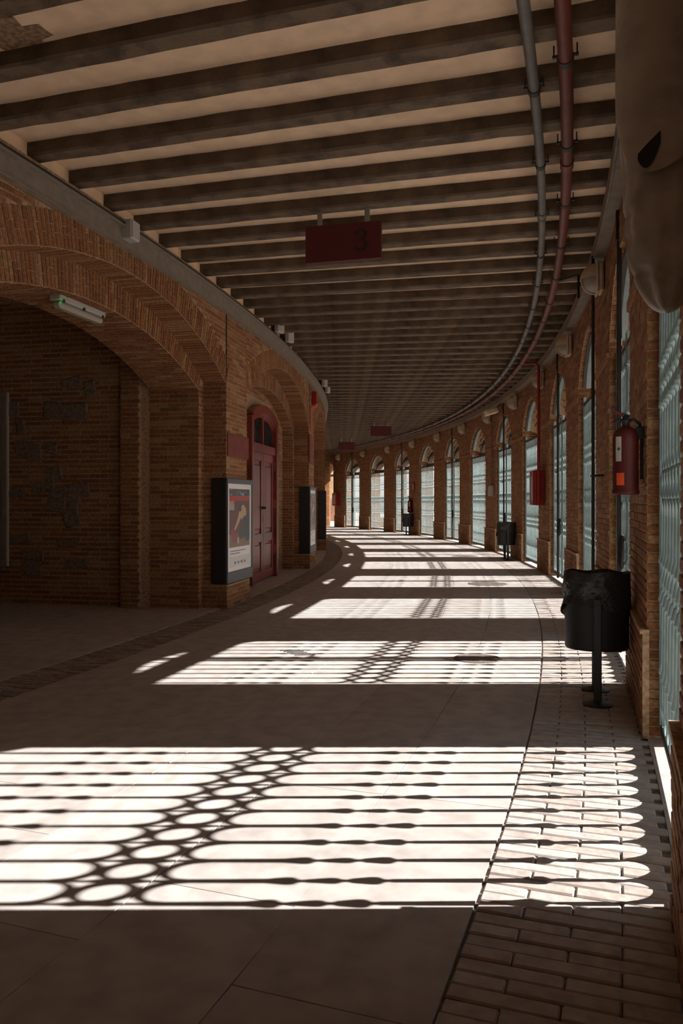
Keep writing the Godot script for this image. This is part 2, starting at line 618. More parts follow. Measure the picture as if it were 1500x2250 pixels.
	# plinths under the piers
	for k in range(2, 6):
		var pb := MB.new()
		arc_box(pb, -0.40, 0.035, 0.0, 0.33, PIER_AT[k] - 0.0009, PIER_AT[k] + PIER_W + 0.0009, 0.009, true)
		part("plinth", pb.mesh(), M["mortar"], w)
		var t0: float = PIER_AT[k]
		var rr := rin(t0)
		lay(br, func(u, y): return [P(rin(u / rr) + 0.035, u / rr, y), et(u / rr), Vector3.UP, er(u / rr)], (t0 - 0.0008) * rr, (t0 + PIER_W + 0.0008) * rr, 0.012, 0.32, null)
		var tj := t0 - 0.0009
		lay(br, func(u, y): return [P(u, tj, y), er(tj), Vector3.UP, -et(tj)], rr - 0.39, rr + 0.03, 0.012, 0.32, null)
	# plastered top of the wall, between the joist ends
	var up := MB.new()
	face_strip(up, -0.06, PIER_AT[0], 0.2, func(_t): return 4.36, func(_t): return YTOP, 1.0)
	part("plaster_frieze", up.mesh(), M["plaster"], w)
	finish_bricks(dk, BRICK_TONES, w, "brick", "passage_courses", "brick", M["bricks"], 0)
	finish_bricks(br, BRICK_TONES, w, "brick", "brick_courses", "brick", M["bricks"])


const DOOR_T := -0.1405
const G_R := 1.29
const G_YC := 3.92
const GO_R := 1.717
const GO_YC := 3.50


func wall_right() -> void:
	var w := structure("wall_right", "outer brick wall with arched gate openings on the right of the corridor")
	var mb := MB.new()
	var ob := MB.new()
	var br := []
	var hb := []
	var zero := func(_t): return 0.0
	var topf := func(_t): return YTOP
	for i in range(-1, 16):
		var t1 := jamb(i)
		var t0 := t1 - GW
		var tn := t0 - (STEP - GW)      # far jamb of the next gate
		var tc := (t0 + t1) / 2
		var gin := func(t): return arc_y(t, tc, G_YC, G_R, RW)
		var gout := func(t): return arc_y(t, tc, GO_YC, GO_R, RW)
		var a := GW / 2 * RW
		var ys: float = G_YC - G_R + sqrt(G_R * G_R - a * a)
		var yo: float = GO_YC - GO_R + sqrt(GO_R * GO_R - a * a)
		if i == 12 or i == 13 or i == 15:
			face_strip(mb, RW, tn, t1, zero, topf, -1.0)
			face_strip(mb, 62.25, tn, t1, zero, topf, 1.0)
			continue
		# inner face of pier and spandrel
		face_strip(mb, RW, tn, t0, zero, topf, -1.0)
		face_strip(mb, RW, t0, t1, gin, topf, -1.0, 0.0012)
		# outer face
		face_strip(mb, 62.25, tn, t0, zero, topf, 1.0)
		face_strip(mb, 62.25, t0, t1, gout, topf, 1.0, 0.0012)
		# reveals
		for t in [t0, t1]:
			for s in [[RW, 61.80, ys], [61.80, 62.25, yo]]:
				var q := [P(s[0], t, 0), P(s[1], t, 0), P(s[1], t, s[2]), P(s[0], t, s[2])]
				if t == t0:
					mb.quad(q[1], q[0], q[3], q[2])
				else:
					mb.quad(q[0], q[1], q[2], q[3])
		soffit_strip(ob, RW, 61.80, tc, G_YC, G_R, a, RW)
		for q in 30:
			var ta := lerpf(t0, t1, q / 30.0)
			var tb := lerpf(t0, t1, (q + 1) / 30.0)
			ob.quad(P(62.25, ta, gout.call(ta)), P(62.25, tb, gout.call(tb)), P(61.80, tb, gin.call(tb)), P(61.80, ta, gin.call(ta)))
		if i <= 11 and i >= -1:
			var skip_arch := func(u, y): return absf(u - tc * RW) < a + 0.005 and y < ys or Vector2(u - tc * RW, y - (G_YC - G_R)).length() < G_R + 0.02
			lay(br, func(u, y): return [P(RW, u / RW, y), -et(u / RW), Vector3.UP, -er(u / RW)], tn * RW, t0 * RW, 0.70, 4.3, null)
			lay(br, func(u, y): return [P(RW, u / RW, y), -et(u / RW), Vector3.UP, -er(u / RW)], t0 * RW, t1 * RW, 3.2, 4.3, skip_arch)
			# plinth
			arc_box(mb, RW - 0.03, RW + 0.01, 0.0, 0.66, tn - 0.0004, t0 + 0.0004, 0.009)
			lay(br, func(u, y): return [P(RW - 0.03, u / RW, y), -et(u / RW), Vector3.UP, -er(u / RW)], tn * RW, t0 * RW, 0.012, 0.655, null)
			# far reveal, edge bricks seen beside each gate
			var tj := t1
			lay(hb, func(u, y): return [P(u, tj, y), er(tj), Vector3.UP, -et(tj)], RW + 0.005, 62.24, 0.02, ys, null)
			# lunette head
			var in_open := func(u, y): return y < arc_y(u / RW, tc, GO_YC, GO_R, RW) or Vector2(u - tc * RW, y - (G_YC - G_R)).length() > G_R
			lay(hb, func(u, y):
				var th: float = u / RW
				var yi: float = gin.call(th)
				var yo2: float = gout.call(th)
				var run := maxf(yi - yo2, 0.05)
				var slope := -0.45 / run
				var ey := (Vector3.UP + er(th) * slope).normalized()
				return [P(61.80 + 0.45 * clampf((yi - y) / run, 0.0, 1.0), th, y), -et(th), ey, (-et(th)).cross(ey)], t0 * RW, t1 * RW, 3.1, 3.93, in_open, 0.2, 0.034, 0.010)
			soffit_bricks(hb, RW + 0.003, 61.80, tc, G_YC, G_R, a, RW)
			# coping on the plinth
			var cp := MB.new()
			arc_box(cp, RW - 0.045, RW + 0.01, 0.66, 0.69, tn - 0.0004, t0 + 0.0004, 0.009)
			part("plinth_coping", cp.mesh(), M["mortar"], w)
			var sc := MB.new()
			arc_box(sc, RW - 0.03, RW + 0.01, 3.05, 3.13, tn, t0, 0.009)
			part("string_course", sc.mesh(), M["brick2"], w)
	# the stretch hidden beyond the furthest opening
	face_strip(mb, RW, jamb(-1), TH_FAR + 0.08, zero, topf, -1.0)
	part("masonry", mb.mesh(), M["mortar"], w)
	part("arch_soffit", ob.mesh(), M["mortar"], w)
	finish_bricks(br, BRICK_TONES, w, "brick", "brick_courses", "brick", M["bricks"])
	finish_bricks(hb, BRICK_TONES, w, "brick", "arch_bricks", "brick", M["bricks"], 0)


func shell() -> void:
	var b := structure("wall_back", "dark back wall deep inside the passage")
	var mb := MB.new()
	arc_box(mb, 47.3, 47.6, 0, YTOP, TH_NEAR, TH_FAR + 0.01, 0.05)
	part("masonry", mb.mesh(), M["mortar"], b)
	var e := structure("wall_far", "dark brick wall closing the far end of the corridor")
	mb = MB.new()
	arc_box(mb, 47.4, 61.66, 0, YTOP, TH_FAR, TH_FAR + 0.008)
	part("masonry", mb.mesh(), M["mortar"], e)
	var br := []
	lay(br, func(u, y): return [P(u, TH_FAR, y), er(TH_FAR), Vector3.UP, -et(TH_FAR)], 58.5, 61.6, 0.02, 4.4, null)
	finish_bricks(br, BRICK_TONES, e, "brick", "brick_courses", "brick", M["bricks"], 0)
	var n := structure("wall_near", "wall closing the corridor behind the camera")
	mb = MB.new()
	arc_box(mb, 47.4, 62.2, 0, YTOP, TH_NEAR - 0.008, TH_NEAR)
	part("masonry", mb.mesh(), M["mortar"], n)


# ---------------------------------------------------------------- floor and ceiling
func floor_() -> void:
	var f := structure("floor", "stone slab floor with brick paving bands along both walls")
	var mb := MB.new()
	arc_box(mb, 47.3, 62.3, -0.12, -0.012, TH_NEAR - 0.01, TH_FAR + 0.05, 0.02)
	part("bedding", mb.mesh(), M["bed"], f)
	# rows of slabs
	var rows := [[57.04, 57.62], [57.62, 58.38], [58.38, 58.98], [58.98, 59.66], [59.66, 60.27], [60.27, 60.90]]
	var srng := RandomNumberGenerator.new()
	srng.seed = 21
	for k in rows.size():
		var u := -0.40 + srng.randf_range(0, 0.015)
		while u < TH_FAR:
			var l := srng.randf_range(0.9, 1.7) / 59.0
			slab(f, rows[k][0] + 0.0015, rows[k][1] - 0.0015, u + 0.000025, minf(u + l, TH_FAR) - 0.000025, srng)
			u += l
	# between the left paving band and the wall, and inside the passage
	var bu := -0.33
	while bu < 0.30:
		var l := srng.randf_range(1.0, 1.6) / 56.0
		slab(f, 55.55, 56.56, bu + 0.00007, bu + l - 0.00007, srng)
		bu += l
	for row in 6:
		var r1 := 55.55 - row * 1.1
		for q in 5:
			var a := -0.312 + q * 0.0212
			slab(f, r1 - 1.095, r1 - 0.004, a + 0.00007, a + 0.02113, srng)
	# behind the camera
	var back := MB.new()
	arc_box(back, 55.5, 60.9, -0.03, 0.0, TH_NEAR, -0.40, 0.02)
	part("rear_paving", back.mesh(), M["slab1"], f)
	# stone sills in the gate openings
	for i in range(-1, 12):
		var sl := MB.new()
		arc_box(sl, RW, 62.29, -0.05, 0.0, jamb(i) - GW + 0.0001, jamb(i) - 0.0001, 0.009)
		part("sill", sl.mesh(), M["slab0"], f)
	# paving bricks on the right: long side across the corridor
	var pv := []
	var t := -0.40
	var row := 0
	while t < TH_FAR:
		var th := 0.0775 / 61.3
		var r := 60.905 - (0.17 if row % 2 else 0.0)
		while r < RW:
			var a := maxf(r, 60.905)
			var b := minf(r + 0.335, RW)
			r += 0.340
			if b - a > 0.05:
				var tm := t + th / 2
				var skew := 0.035 * sin(row * 0.7) * 0.1
				var ex := (er(tm) + et(tm) * skew).normalized()
				pv.append([P((a + b) / 2, tm, -0.02 + rng.randf_range(-0.0035, 0.003)), ex, Vector3.UP.cross(ex), Vector3.UP, Vector3((b - a) / 2, th * 61.3 / 2 - 0.0028, 0.02), rng.randi() % PAVER_TONES.size()])
		t += th
		row += 1
	finish_bricks(pv, PAVER_TONES, f, "paving_brick", "paving_bricks", "paver", M["pavers"], 290, 0.006)
	# left band: narrow dark setts
	var ps := []
	t = -0.33
	row = 0
	while t < 0.30:
		var th := 0.066 / 56.8
		var r := 56.57 - (0.08 if row % 2 else 0.0)
		while r < 57.03:
			var a := maxf(r, 56.57)
			var b := minf(r + 0.16, 57.03)
			r += 0.168
			if b - a > 0.03:
				var tm := t + th / 2
				ps.append([P((a + b) / 2, tm, -0.024 + rng.randf_range(-0.004, 0.003)), er(tm), -et(tm) * -1.0 if er(tm).cross(et(tm)).y > 0 else -et(tm), Vector3.UP, Vector3((b - a) / 2, th * 56.8 / 2 - 0.007, 0.02), rng.randi() % SETT_TONES.size()])
		t += th
		row += 1
	var st := MB.new()
	for b in ps:
		st.obox(b[0], b[1] * b[4].x, b[2] * b[4].y, b[3] * b[4].z, tone(SETT_TONES, b[5]))
	part("setts", st.mesh(), M["pavers"], f, Transform3D(), true)
	# iron covers and the drain in the floor
	for q in [[Vector3(1.30, 0, -7.6), 0.20], [Vector3(2.66, 0, -14.5), 0.33], [Vector3(3.4, 0, -21.9), 0.33]]:
		var c := MB.new()
		c.lathe([Vector2(0.0, -0.01), Vector2(q[1] + 0.03, -0.01), Vector2(q[1] + 0.03, 0.004), Vector2(q[1], 0.004), Vector2(q[1], 0.001), Vector2(q[1] - 0.008, 0.001), Vector2(q[1] - 0.01, 0.004), Vector2(0.0, 0.004)], 28)
		part("manhole_cover", c.mesh(), M["cover"], f, Transform3D(Basis(), q[0]))
	var g := MB.new()
	for k in 5:
		g.cbox(Vector3(-0.24 + k * 0.03, 0.002, -0.13 + k * 0.065), Vector3(0.10, 0, 0.0), Vector3(0, 0.002, 0), Vector3(0, 0, 0.012), 0.001)
	part("drain_slot", g.mesh(), M["black_iron"], f, Transform3D(Basis(Vector3.UP, 0.15), Vector3(-0.26, 0, -7.93)))


const SETT_TONES := [[0.34, 0.28, 0.245], [0.38, 0.315, 0.275], [0.29, 0.235, 0.205], [0.42, 0.355, 0.315]]


func slab(f: Node3D, r0: float, r1: float, t0: float, t1: float, srng: RandomNumberGenerator) -> void:
	var mb := MB.new()
	var h := [srng.randf_range(-0.0004, 0.0004), srng.randf_range(-0.0004, 0.0004), srng.randf_range(-0.0004, 0.0004), srng.randf_range(-0.0004, 0.0004)]
	var ch := 0.0008
	var ct := ch / 59.0
	var tm := (t0 + t1) / 2
	var o := P((r0 + r1) / 2, tm, 0)
	var top := [P(r0 + ch, t0 + ct, h[0]) - o, P(r1 - ch, t0 + ct, h[1]) - o, P(r1 - ch, t1 - ct, h[2]) - o, P(r0 + ch, t1 - ct, h[3]) - o]
	var mid := [P(r0, t0, h[0] - ch) - o, P(r1, t0, h[1] - ch) - o, P(r1, t1, h[2] - ch) - o, P(r0, t1, h[3] - ch) - o]
	mb.quad(top[0], top[1], top[2], top[3])
	for i in 4:
		var j := (i + 1) % 4
		mb.quad(mid[i], mid[j], top[j], top[i])
		var dn := Vector3(0, -0.02, 0)
		mb.quad(mid[i] + dn, mid[j] + dn, mid[j], mid[i])
	part("slab", mb.mesh(), M["slab%d" % (srng.randi() % SLAB_TONES.size())], f, Transform3D(Basis(), o))


func ceiling() -> void:
	var c := structure("ceiling", "plastered ceiling on dark timber joists")
	var mb := MB.new()
	arc_box(mb, 47.3, 62.45, YTOP, 4.95, TH_NEAR - 0.012, TH_FAR + 0.09, 0.012)
	part("plaster", mb.mesh(), M["plaster"], c)
	var patch := MB.new()
	var prow := []
	for s in 18:
		var a := -TAU * s / 18
		var q := 1.0 + 0.25 * sin(s * 2.3) + 0.12 * sin(s * 5.1)
		prow.append(P(57.62 + 0.24 * q * cos(a), -0.3118 + 0.0030 * q * sin(a), YTOP - 0.004))
	var mid := P(57.62, -0.3118, YTOP - 0.004)
	for s in 18:
		patch.tri(mid, prow[s], prow[(s + 1) % 18])
	part("flaked_patch", patch.mesh(), M["bare_plaster"], c)
	# joists: four hewn variants, laid radially
	var kinds := []
	for v in 4:
		var b := MB.new()
		var brng := RandomNumberGenerator.new()
		brng.seed = 40 + v
		var rows := []
		var w := 0.088
		for q in 27:
			var x := -2.55 + 5.1 * q / 26.0
			var j := func(s): return brng.randf_range(-s, s)
			rows.append([Vector3(x, 0.12, w + j.call(0.006)), Vector3(x, 0.018, w + j.call(0.005)), Vector3(x, j.call(0.003), w - 0.016 + j.call(0.004)), Vector3(x, j.call(0.003), -w + 0.016 + j.call(0.004)), Vector3(x, 0.018, -w + j.call(0.005)), Vector3(x, 0.12, -w + j.call(0.006))])
		for q in 26:
			for s in 5:
				b.quad(rows[q][s], rows[q][s + 1], rows[q + 1][s + 1], rows[q + 1][s])
		b.quad(rows[0][0], rows[0][5], rows[0][4], rows[0][1])
		b.quad(rows[0][1], rows[0][4], rows[0][3], rows[0][2])
		kinds.append(b.mesh())
	for k in range(-8, 66):
		var t := -0.2851 - 0.0017 + 0.0107 * k
		part("joist", kinds[posmod(k * 7, 4)], M["timber"], c, Transform3D(Basis(er(t), Vector3.UP, et(t) * -1.0), P(59.02, t, 4.482)))


# ---------------------------------------------------------------- gates
func gate_x(j: int) -> float:
	return (j - 5.5) * 0.1875


var GMESH := {}


func gate_meshes() -> void:
	var knots := [[0.44, 1.0], [0.895, 1.0], [1.01, 0.6], [1.13, 1.0], [2.09, 1.0], [2.215, 0.6], [2.345, 1.0], [2.80, 1.0]]
	var prof := [Vector2(0.0, 0.09), Vector2(0.010, 0.09), Vector2(0.010, 0.20), Vector2(0.017, 0.24)]
	for kn in knots:
		var y: float = kn[0]
		var f: float = kn[1]
		if y == 2.09:
			prof.append_array([Vector2(0.017, 1.44), Vector2(0.011, 1.47), Vector2(0.011, 1.52), Vector2(0.022, 1.55), Vector2(0.016, 1.60), Vector2(0.022, 1.65), Vector2(0.011, 1.68), Vector2(0.011, 1.73), Vector2(0.017, 1.76)])
		prof.append_array([Vector2(0.016, y - 0.055), Vector2(0.012, y - 0.042), Vector2(0.012, y - 0.026), Vector2(0.017 + 0.015 * f, y - 0.006), Vector2(0.017 + 0.017 * f, y + 0.004), Vector2(0.017 + 0.004 * f, y + 0.03 + 0.03 * f)])
	prof.append_array([Vector2(0.017, 2.99), Vector2(0.0, 2.99)])
	var b := MB.new()
	b.lathe(prof, 10)
	GMESH["bar"] = b.mesh()
	# ring between bars, and the rounded ends of the gaps above, below and at the foot
	var r := MB.new()
	r.grid(ring_rows(0.0775, 0.0095, 0.0, TAU, 24), Color.WHITE, true)
	GMESH["ring"] = r.mesh()
	var s := MB.new()
	s.grid(ring_rows(0.086, 0.0095, 0.0, PI, 14), Color.WHITE, true)
	GMESH["scroll"] = s.mesh()
	var fp := MB.new()
	for k in 20:
		var x0 := -0.0937 + 0.1875 * k / 20.0
		var x1 := -0.0937 + 0.1875 * (k + 1) / 20.0
		var y0 := 0.21 - sqrt(maxf(0.0, 0.086 * 0.086 - x0 * x0))
		var y1 := 0.21 - sqrt(maxf(0.0, 0.086 * 0.086 - x1 * x1))
		fp.hexa([Vector3(x0, 0.095, 0.012), Vector3(x1, 0.095, 0.012), Vector3(x1, 0.095, -0.012), Vector3(x0, 0.095, -0.012), Vector3(x0, y0, 0.012), Vector3(x1, y1, 0.012), Vector3(x1, y1, -0.012), Vector3(x0, y0, -0.012)])
	GMESH["foot_plate"] = fp.mesh()
	var f := MB.new()
	f.box(Vector3(-0.022, 0.05, -0.022), Vector3(0.022, 3.12, 0.022), 0.005)
	GMESH["stile"] = f.mesh()
	var rail := MB.new()
	rail.box(Vector3(-1.11, 0.055, -0.018), Vector3(1.11, 0.10, 0.018), 0.004)
	GMESH["bottom_rail"] = rail.mesh()
	var cb := MB.new()
	cb.box(Vector3(-1.125, 3.02, 0.23), Vector3(1.125, 3.15, 0.33), 0.006)
	GMESH["crossbar"] = cb.mesh()
	var tr := MB.new()
	tr.box(Vector3(-1.12, 2.97, -0.02), Vector3(1.12, 3.02, 0.02), 0.004)
	GMESH["top_rail"] = tr.mesh()
	# arched frame and its liner
	var a0 := asin(1.118 / G_R)
	var af := MB.new()
	var al := MB.new()
	for k in 36:
		var p := -a0 + 2 * a0 * k / 36.0
		var q := -a0 + 2 * a0 * (k + 1) / 36.0
		var cy := G_YC - G_R
		var c := func(rad, an, z): return Vector3(rad * sin(an), cy + rad * cos(an), z)
		af.hexa([c.call(1.245, p, 0.02), c.call(1.245, q, 0.02), c.call(1.245, q, -0.03), c.call(1.245, p, -0.03), c.call(1.284, p, 0.02), c.call(1.284, q, 0.02), c.call(1.284, q, -0.03), c.call(1.284, p, -0.03)])
		al.hexa([c.call(1.266, p, 0.09), c.call(1.266, q, 0.09), c.call(1.266, q, 0.022), c.call(1.266, p, 0.022), c.call(1.276, p, 0.09), c.call(1.276, q, 0.09), c.call(1.276, q, 0.022), c.call(1.276, p, 0.022)])
	GMESH["arch_frame"] = af.mesh()
	GMESH["arch_liner"] = al.mesh()
	# lunette: curved rail with spikes, short bars
	var lr := MB.new()
	var sp := MB.new()
	for k in 24:
		var x0 := -1.1 + 2.2 * k / 24.0
		var x1 := -1.1 + 2.2 * (k + 1) / 24.0
		var y0 := lun(x0)
		var y1 := lun(x1)
		lr.hexa([Vector3(x0, y0 - 0.10, 0.295), Vector3(x1, y1 - 0.10, 0.295), Vector3(x1, y1 - 0.10, 0.265), Vector3(x0, y0 - 0.10, 0.265), Vector3(x0, y0, 0.295), Vector3(x1, y1, 0.295), Vector3(x1, y1, 0.265), Vector3(x0, y0, 0.265)])
	for j in 23:
		var x := -1.03 + 2.06 * j / 22.0
		var y := lun(x)
		sp.lathe([Vector2(0.016, y - 0.01), Vector2(0.02, y + 0.03), Vector2(0.001, y + 0.13)], 6, Transform3D(Basis(), Vector3(x, 0, 0.28)))
	GMESH["lunette_rail"] = lr.mesh()
	GMESH["spike_row"] = sp.mesh()
	for j in 12:
		var lb := MB.new()
		lb.tube([Vector3(gate_x(j), 3.12, 0.28), Vector3(gate_x(j), lun(gate_x(j)) - 0.03, 0.28)], 0.016, 8)
		GMESH["lunette_bar%d" % j] = lb.mesh()
	var bolt := MB.new()
	bolt.box(Vector3(-0.028, 0.06, -0.105), Vector3(0.028, 4.26, -0.06), 0.006)
	bolt.box(Vector3(-0.045, 3.99, -0.115), Vector3(0.045, 4.28, -0.055), 0.006)
	GMESH["bolt_bar"] = bolt.mesh()
	var lock := MB.new()
	lock.lathe([Vector2(0.0, -0.015), Vector2(0.12, -0.015), Vector2(0.125, 0.0), Vector2(0.12, 0.015), Vector2(0.0, 0.015)], 20, Transform3D(Basis(Vector3.RIGHT, PI / 2), Vector3(0, 1.02, -0.06)).scaled_local(Vector3(0.85, 1, 1.35)))
	GMESH["lock_plate"] = lock.mesh()
	var hd := MB.new()
	hd.tube([Vector3(-0.02, 2.06, -0.085), Vector3(0.17, 2.06, -0.10), Vector3(0.2, 2.05, -0.10)], 0.013, 8)
	GMESH["bolt_handle"] = hd.mesh()


func lun(x: float) -> float:
	return 3.58 - 0.24 * pow(absf(x) / 1.1, 2.2)


func ring_rows(rad: float, thick: float, a0: float, a1: float, seg: int) -> Array:
	var rows := []
	for k in seg + 1:
		var a := lerpf(a0, a1, float(k) / seg)
		var d := Vector3(cos(a), sin(a), 0)
		rows.append([d * (rad - thick) + Vector3(0, 0, 0.014), d * (rad + thick) + Vector3(0, 0, 0.014), d * (rad + thick) - Vector3(0, 0, 0.014), d * (rad - thick) - Vector3(0, 0, 0.014)])
	return rows


func make_gate(double_leaf: bool) -> Node3D:
	var g := Node3D.new()
	for j in 12:
		part("bar", GMESH["bar"], M["teal"], g, Transform3D(Basis(), Vector3(gate_x(j), 0, 0)))
	for j in 11:
		var x := (gate_x(j) + gate_x(j + 1)) / 2
		part("ring", GMESH["ring"], M["teal"], g, Transform3D(Basis(), Vector3(x, 1.60, 0)))
		part("foot_plate", GMESH["foot_plate"], M["teal"], g, Transform3D(Basis(), Vector3(x, 0, 0)))
		for s in [[1.70, -1.0], [1.50, 1.0]]:
			# rounded end of the gap: arch upwards when +1, bowl when -1
			part("scroll", GMESH["scroll"], M["teal"], g, Transform3D(Basis() if s[1] > 0 else Basis(Vector3.BACK, PI), Vector3(x, s[0] + (0.083 if s[1] < 0 else -0.083), 0)))
	for x in [-1.098, 1.098]:
		part("stile", GMESH["stile"], M["teal"], g, Transform3D(Basis(), Vector3(x, 0, 0)))
	part("bottom_rail", GMESH["bottom_rail"], M["dark_iron"], g)
	part("top_rail", GMESH["top_rail"], M["dark_iron"], g)
	part("crossbar", GMESH["crossbar"], M["dark_iron"], g)
	part("arch_frame", GMESH["arch_frame"], M["dark_iron"], g)
	part("arch_liner", GMESH["arch_liner"], M["liner"], g)
	part("lunette_rail", GMESH["lunette_rail"], M["dark_iron"], g)
	part("spike_row", GMESH["spike_row"], M["dark_iron"], g)
	for j in 12:
		part("lunette_bar", GMESH["lunette_bar%d" % j], M["dark_iron"], g)
	if double_leaf:
		part("bolt_bar", GMESH["bolt_bar"], M["black_iron"], g)
		part("lock_plate", GMESH["lock_plate"], M["black_iron"], g)
		part("bolt_handle", GMESH["bolt_handle"], M["black_iron"], g)
		for x in [-0.045, 0.045]:
			part("stile", GMESH["stile"], M["teal"], g, Transform3D(Basis(), Vector3(x, 0, 0)))
	return g


func gates() -> void:
	gate_meshes()
	var one := make_gate(false)
	var two := make_gate(true)
	var labels := [
		"furthest teal iron double gate, next to the far red cabinet at the corridor's end",
		"teal iron gate with a dark shrub and a peach wall behind its foot",
		"teal iron double gate left of the small wall-mounted fire extinguisher",
		"single teal iron gate right of the small red fire sign",
		"teal iron double gate with oval lock plate, two gates right of the small fire sign",
		"single teal iron gate left of the small grey electrical box on the brick pier",
		"teal iron double gate behind the mid-distance black litter bin",
		"single teal iron gate directly left of the red hose cabinet",
		"teal iron double gate directly right of the red hose cabinet and its pipe",
		"single teal iron gate behind the tall dark conduit above the large bin",
		"teal iron double gate behind the large near fire extinguisher",
		"nearest teal iron gate, cut by the right edge of the photo",
	]
	for i in 12:
		var g: Node3D = (two if i % 2 == 0 else one).duplicate()
		g.name = numbered("iron_gate")
		add_child(g, true)
		var tc := jamb(i) - GW / 2
		g.transform = frame_at(RG, tc)
		tag(g, labels[i], "gate", "iron gates along the outer wall")
	one.free()
	two.free()
	# the furthest opening, half hidden: an arched window with one mullion
	var wnd := structure("window_1", "narrow arched opening showing a tan house at the corridor's end")
	wnd.transform = frame_at(RG, jamb(-1) - GW / 2)
	part("arch_frame", GMESH["arch_frame"], M["dark_iron"], wnd)
	part("crossbar", GMESH["crossbar"], M["dark_iron"], wnd)
	var ml := MB.new()
	ml.box(Vector3(-0.92, 1.9, -0.02), Vector3(-0.86, 3.3, 0.02), 0.004)
	part("mullion", ml.mesh(), M["dark_iron"], wnd)


# ---------------------------------------------------------------- steel, pipes, lamps
func steel_and_pipes() -> void:
	var t1 := structure("trim_1", "grey steel channel along the top of the left wall")
	var mb := MB.new()
	arc_box(mb, -0.02, 0.05, 4.13, 4.33, PIER_AT[0], 0.12, 0.006, true)
	arc_box(mb, -0.02, 0.10, 4.315, 4.335, PIER_AT[0], 0.12, 0.006, true)
	arc_box(mb, -0.02, 0.075, 4.125, 4.14, PIER_AT[0], 0.12, 0.006, true)
	part("channel", mb.mesh(), M["steel"], t1)
	var t2 := structure("trim_2", "grey steel channel along the top of the right wall")
	mb = MB.new()
	arc_box(mb, 61.49, RW + 0.01, 4.345, 4.475, TH_NEAR, TH_FAR, 0.006)
	arc_box(mb, 61.49, 61.505, 4.325, 4.345, TH_NEAR, TH_FAR, 0.006)
	part("channel", mb.mesh(), M["steel"], t2)

	var path := []
	for k in 90:
		path.append(P(rin(lerpf(-0.33, 0.10, k / 89.0)) + 0.075, lerpf(-0.33, 0.10, k / 89.0), 4.355))
	mb = MB.new()
	mb.tube(path, 0.018, 8)
	tag(part(numbered("cable_conduit"), mb.mesh(), M["black_iron"], self), "thin black conduit lying on the left steel channel", "conduit")

	pipe_run("water_pipe", "brown red water main hung under the joists near the right wall", 61.12, 4.41, 0.049, "red_pipe", -0.02)
	pipe_run("drain_pipe", "grey pipe hung under the joists beside the red water main", 60.90, 4.42, 0.038, "grey_pipe", 0.0)

	# drops
	var drop := MB.new()
	var th := -0.1024
	drop.tube([P(61.12, th, 4.40), P(61.40, th, 4.40), P(61.47, th, 4.35), P(61.47, th, 1.45)], 0.030, 10)
	tag(part(numbered("pipe_drop"), drop.mesh(), M["red_paint"], self), "red pipe dropping from the ceiling into the hose cabinet", "pipe")
	drop = MB.new()
	th = 0.402
	drop.tube([P(61.4, th, 4.3), P(61.47, th, 4.2), P(61.47, th, 1.7)], 0.035, 8)
	tag(part(numbered("pipe_drop"), drop.mesh(), M["red_pipe"], self), "thin red pipe dropping to the furthest red cabinet", "pipe")
	var pole := thing("conduit_pole", "tall dark conduit rising behind the large litter bin to a cream lamp", "conduit", frame_at(61.49, -0.2247))
	mb = MB.new()
	mb.tube([Vector3(0, 0.0, 0), Vector3(0, 4.36, 0)], 0.018, 10)
	part("tube", mb.mesh(), M["black_iron"], pole)
	mb = MB.new()
	mb.box(Vector3(-0.02, 1.79, -0.02), Vector3(0.02, 1.815, 0.14), 0.003)
	mb.box(Vector3(-0.12, 1.79, -0.02), Vector3(0.12, 1.812, 0.012), 0.003)
	part("wall_clip", mb.mesh(), M["black_iron"], pole)
	var drp := thing("conduit_drop", "short dark conduit hanging from the red water main above the near lamp", "conduit", Transform3D())
	mb = MB.new()
	mb.tube([P(61.12, -0.203, 4.44), P(61.36, -0.207, 4.44), P(61.40, -0.2085, 4.42), P(61.40, -0.2085, 4.12)], 0.016, 8)
	part("tube", mb.mesh(), M["black_iron"], drp)
	# conduit and grey box on the pier
	var ct := jamb(6) + 0.006
	mb = MB.new()
	mb.tube([P(61.57, ct, 4.05), P(61.57, ct, 1.98)], 0.014, 8)
	tag(part(numbered("cable_conduit"), mb.mesh(), M["grey_pipe"], self), "thin conduit running down a pier to the small grey electrical box", "conduit")
	var eb := thing("electrical_box", "small grey electrical box on a brick pier in the middle distance", "box", frame_at(61.55, ct))
	mb = MB.new()
	mb.box(Vector3(-0.11, 1.66, -0.07), Vector3(0.11, 1.98, 0.06), 0.01)
	part("body", mb.mesh(), M["pale_grey"], eb)
	mb = MB.new()
	mb.box(Vector3(-0.09, 1.69, -0.08), Vector3(0.09, 1.95, -0.068), 0.004)
	part("lid", mb.mesh(), M["pale_grey"], eb)
	# expansion joint pipes on the left piers
	for q in [[-0.2100, "thin dark cable running down the corner of the near brick pier"], [-0.0905, "thin dark cable running down the second brick pier"]]:
		mb = MB.new()
		var pr: float = rin(q[0]) + 0.012
		mb.tube([P(pr, q[0] + 0.0003, 4.13), P(pr, q[0] + 0.0003, 3.25)], 0.009, 6)
		tag(part(numbered("cable"), mb.mesh(), M["black_iron"], self), q[1], "cable")


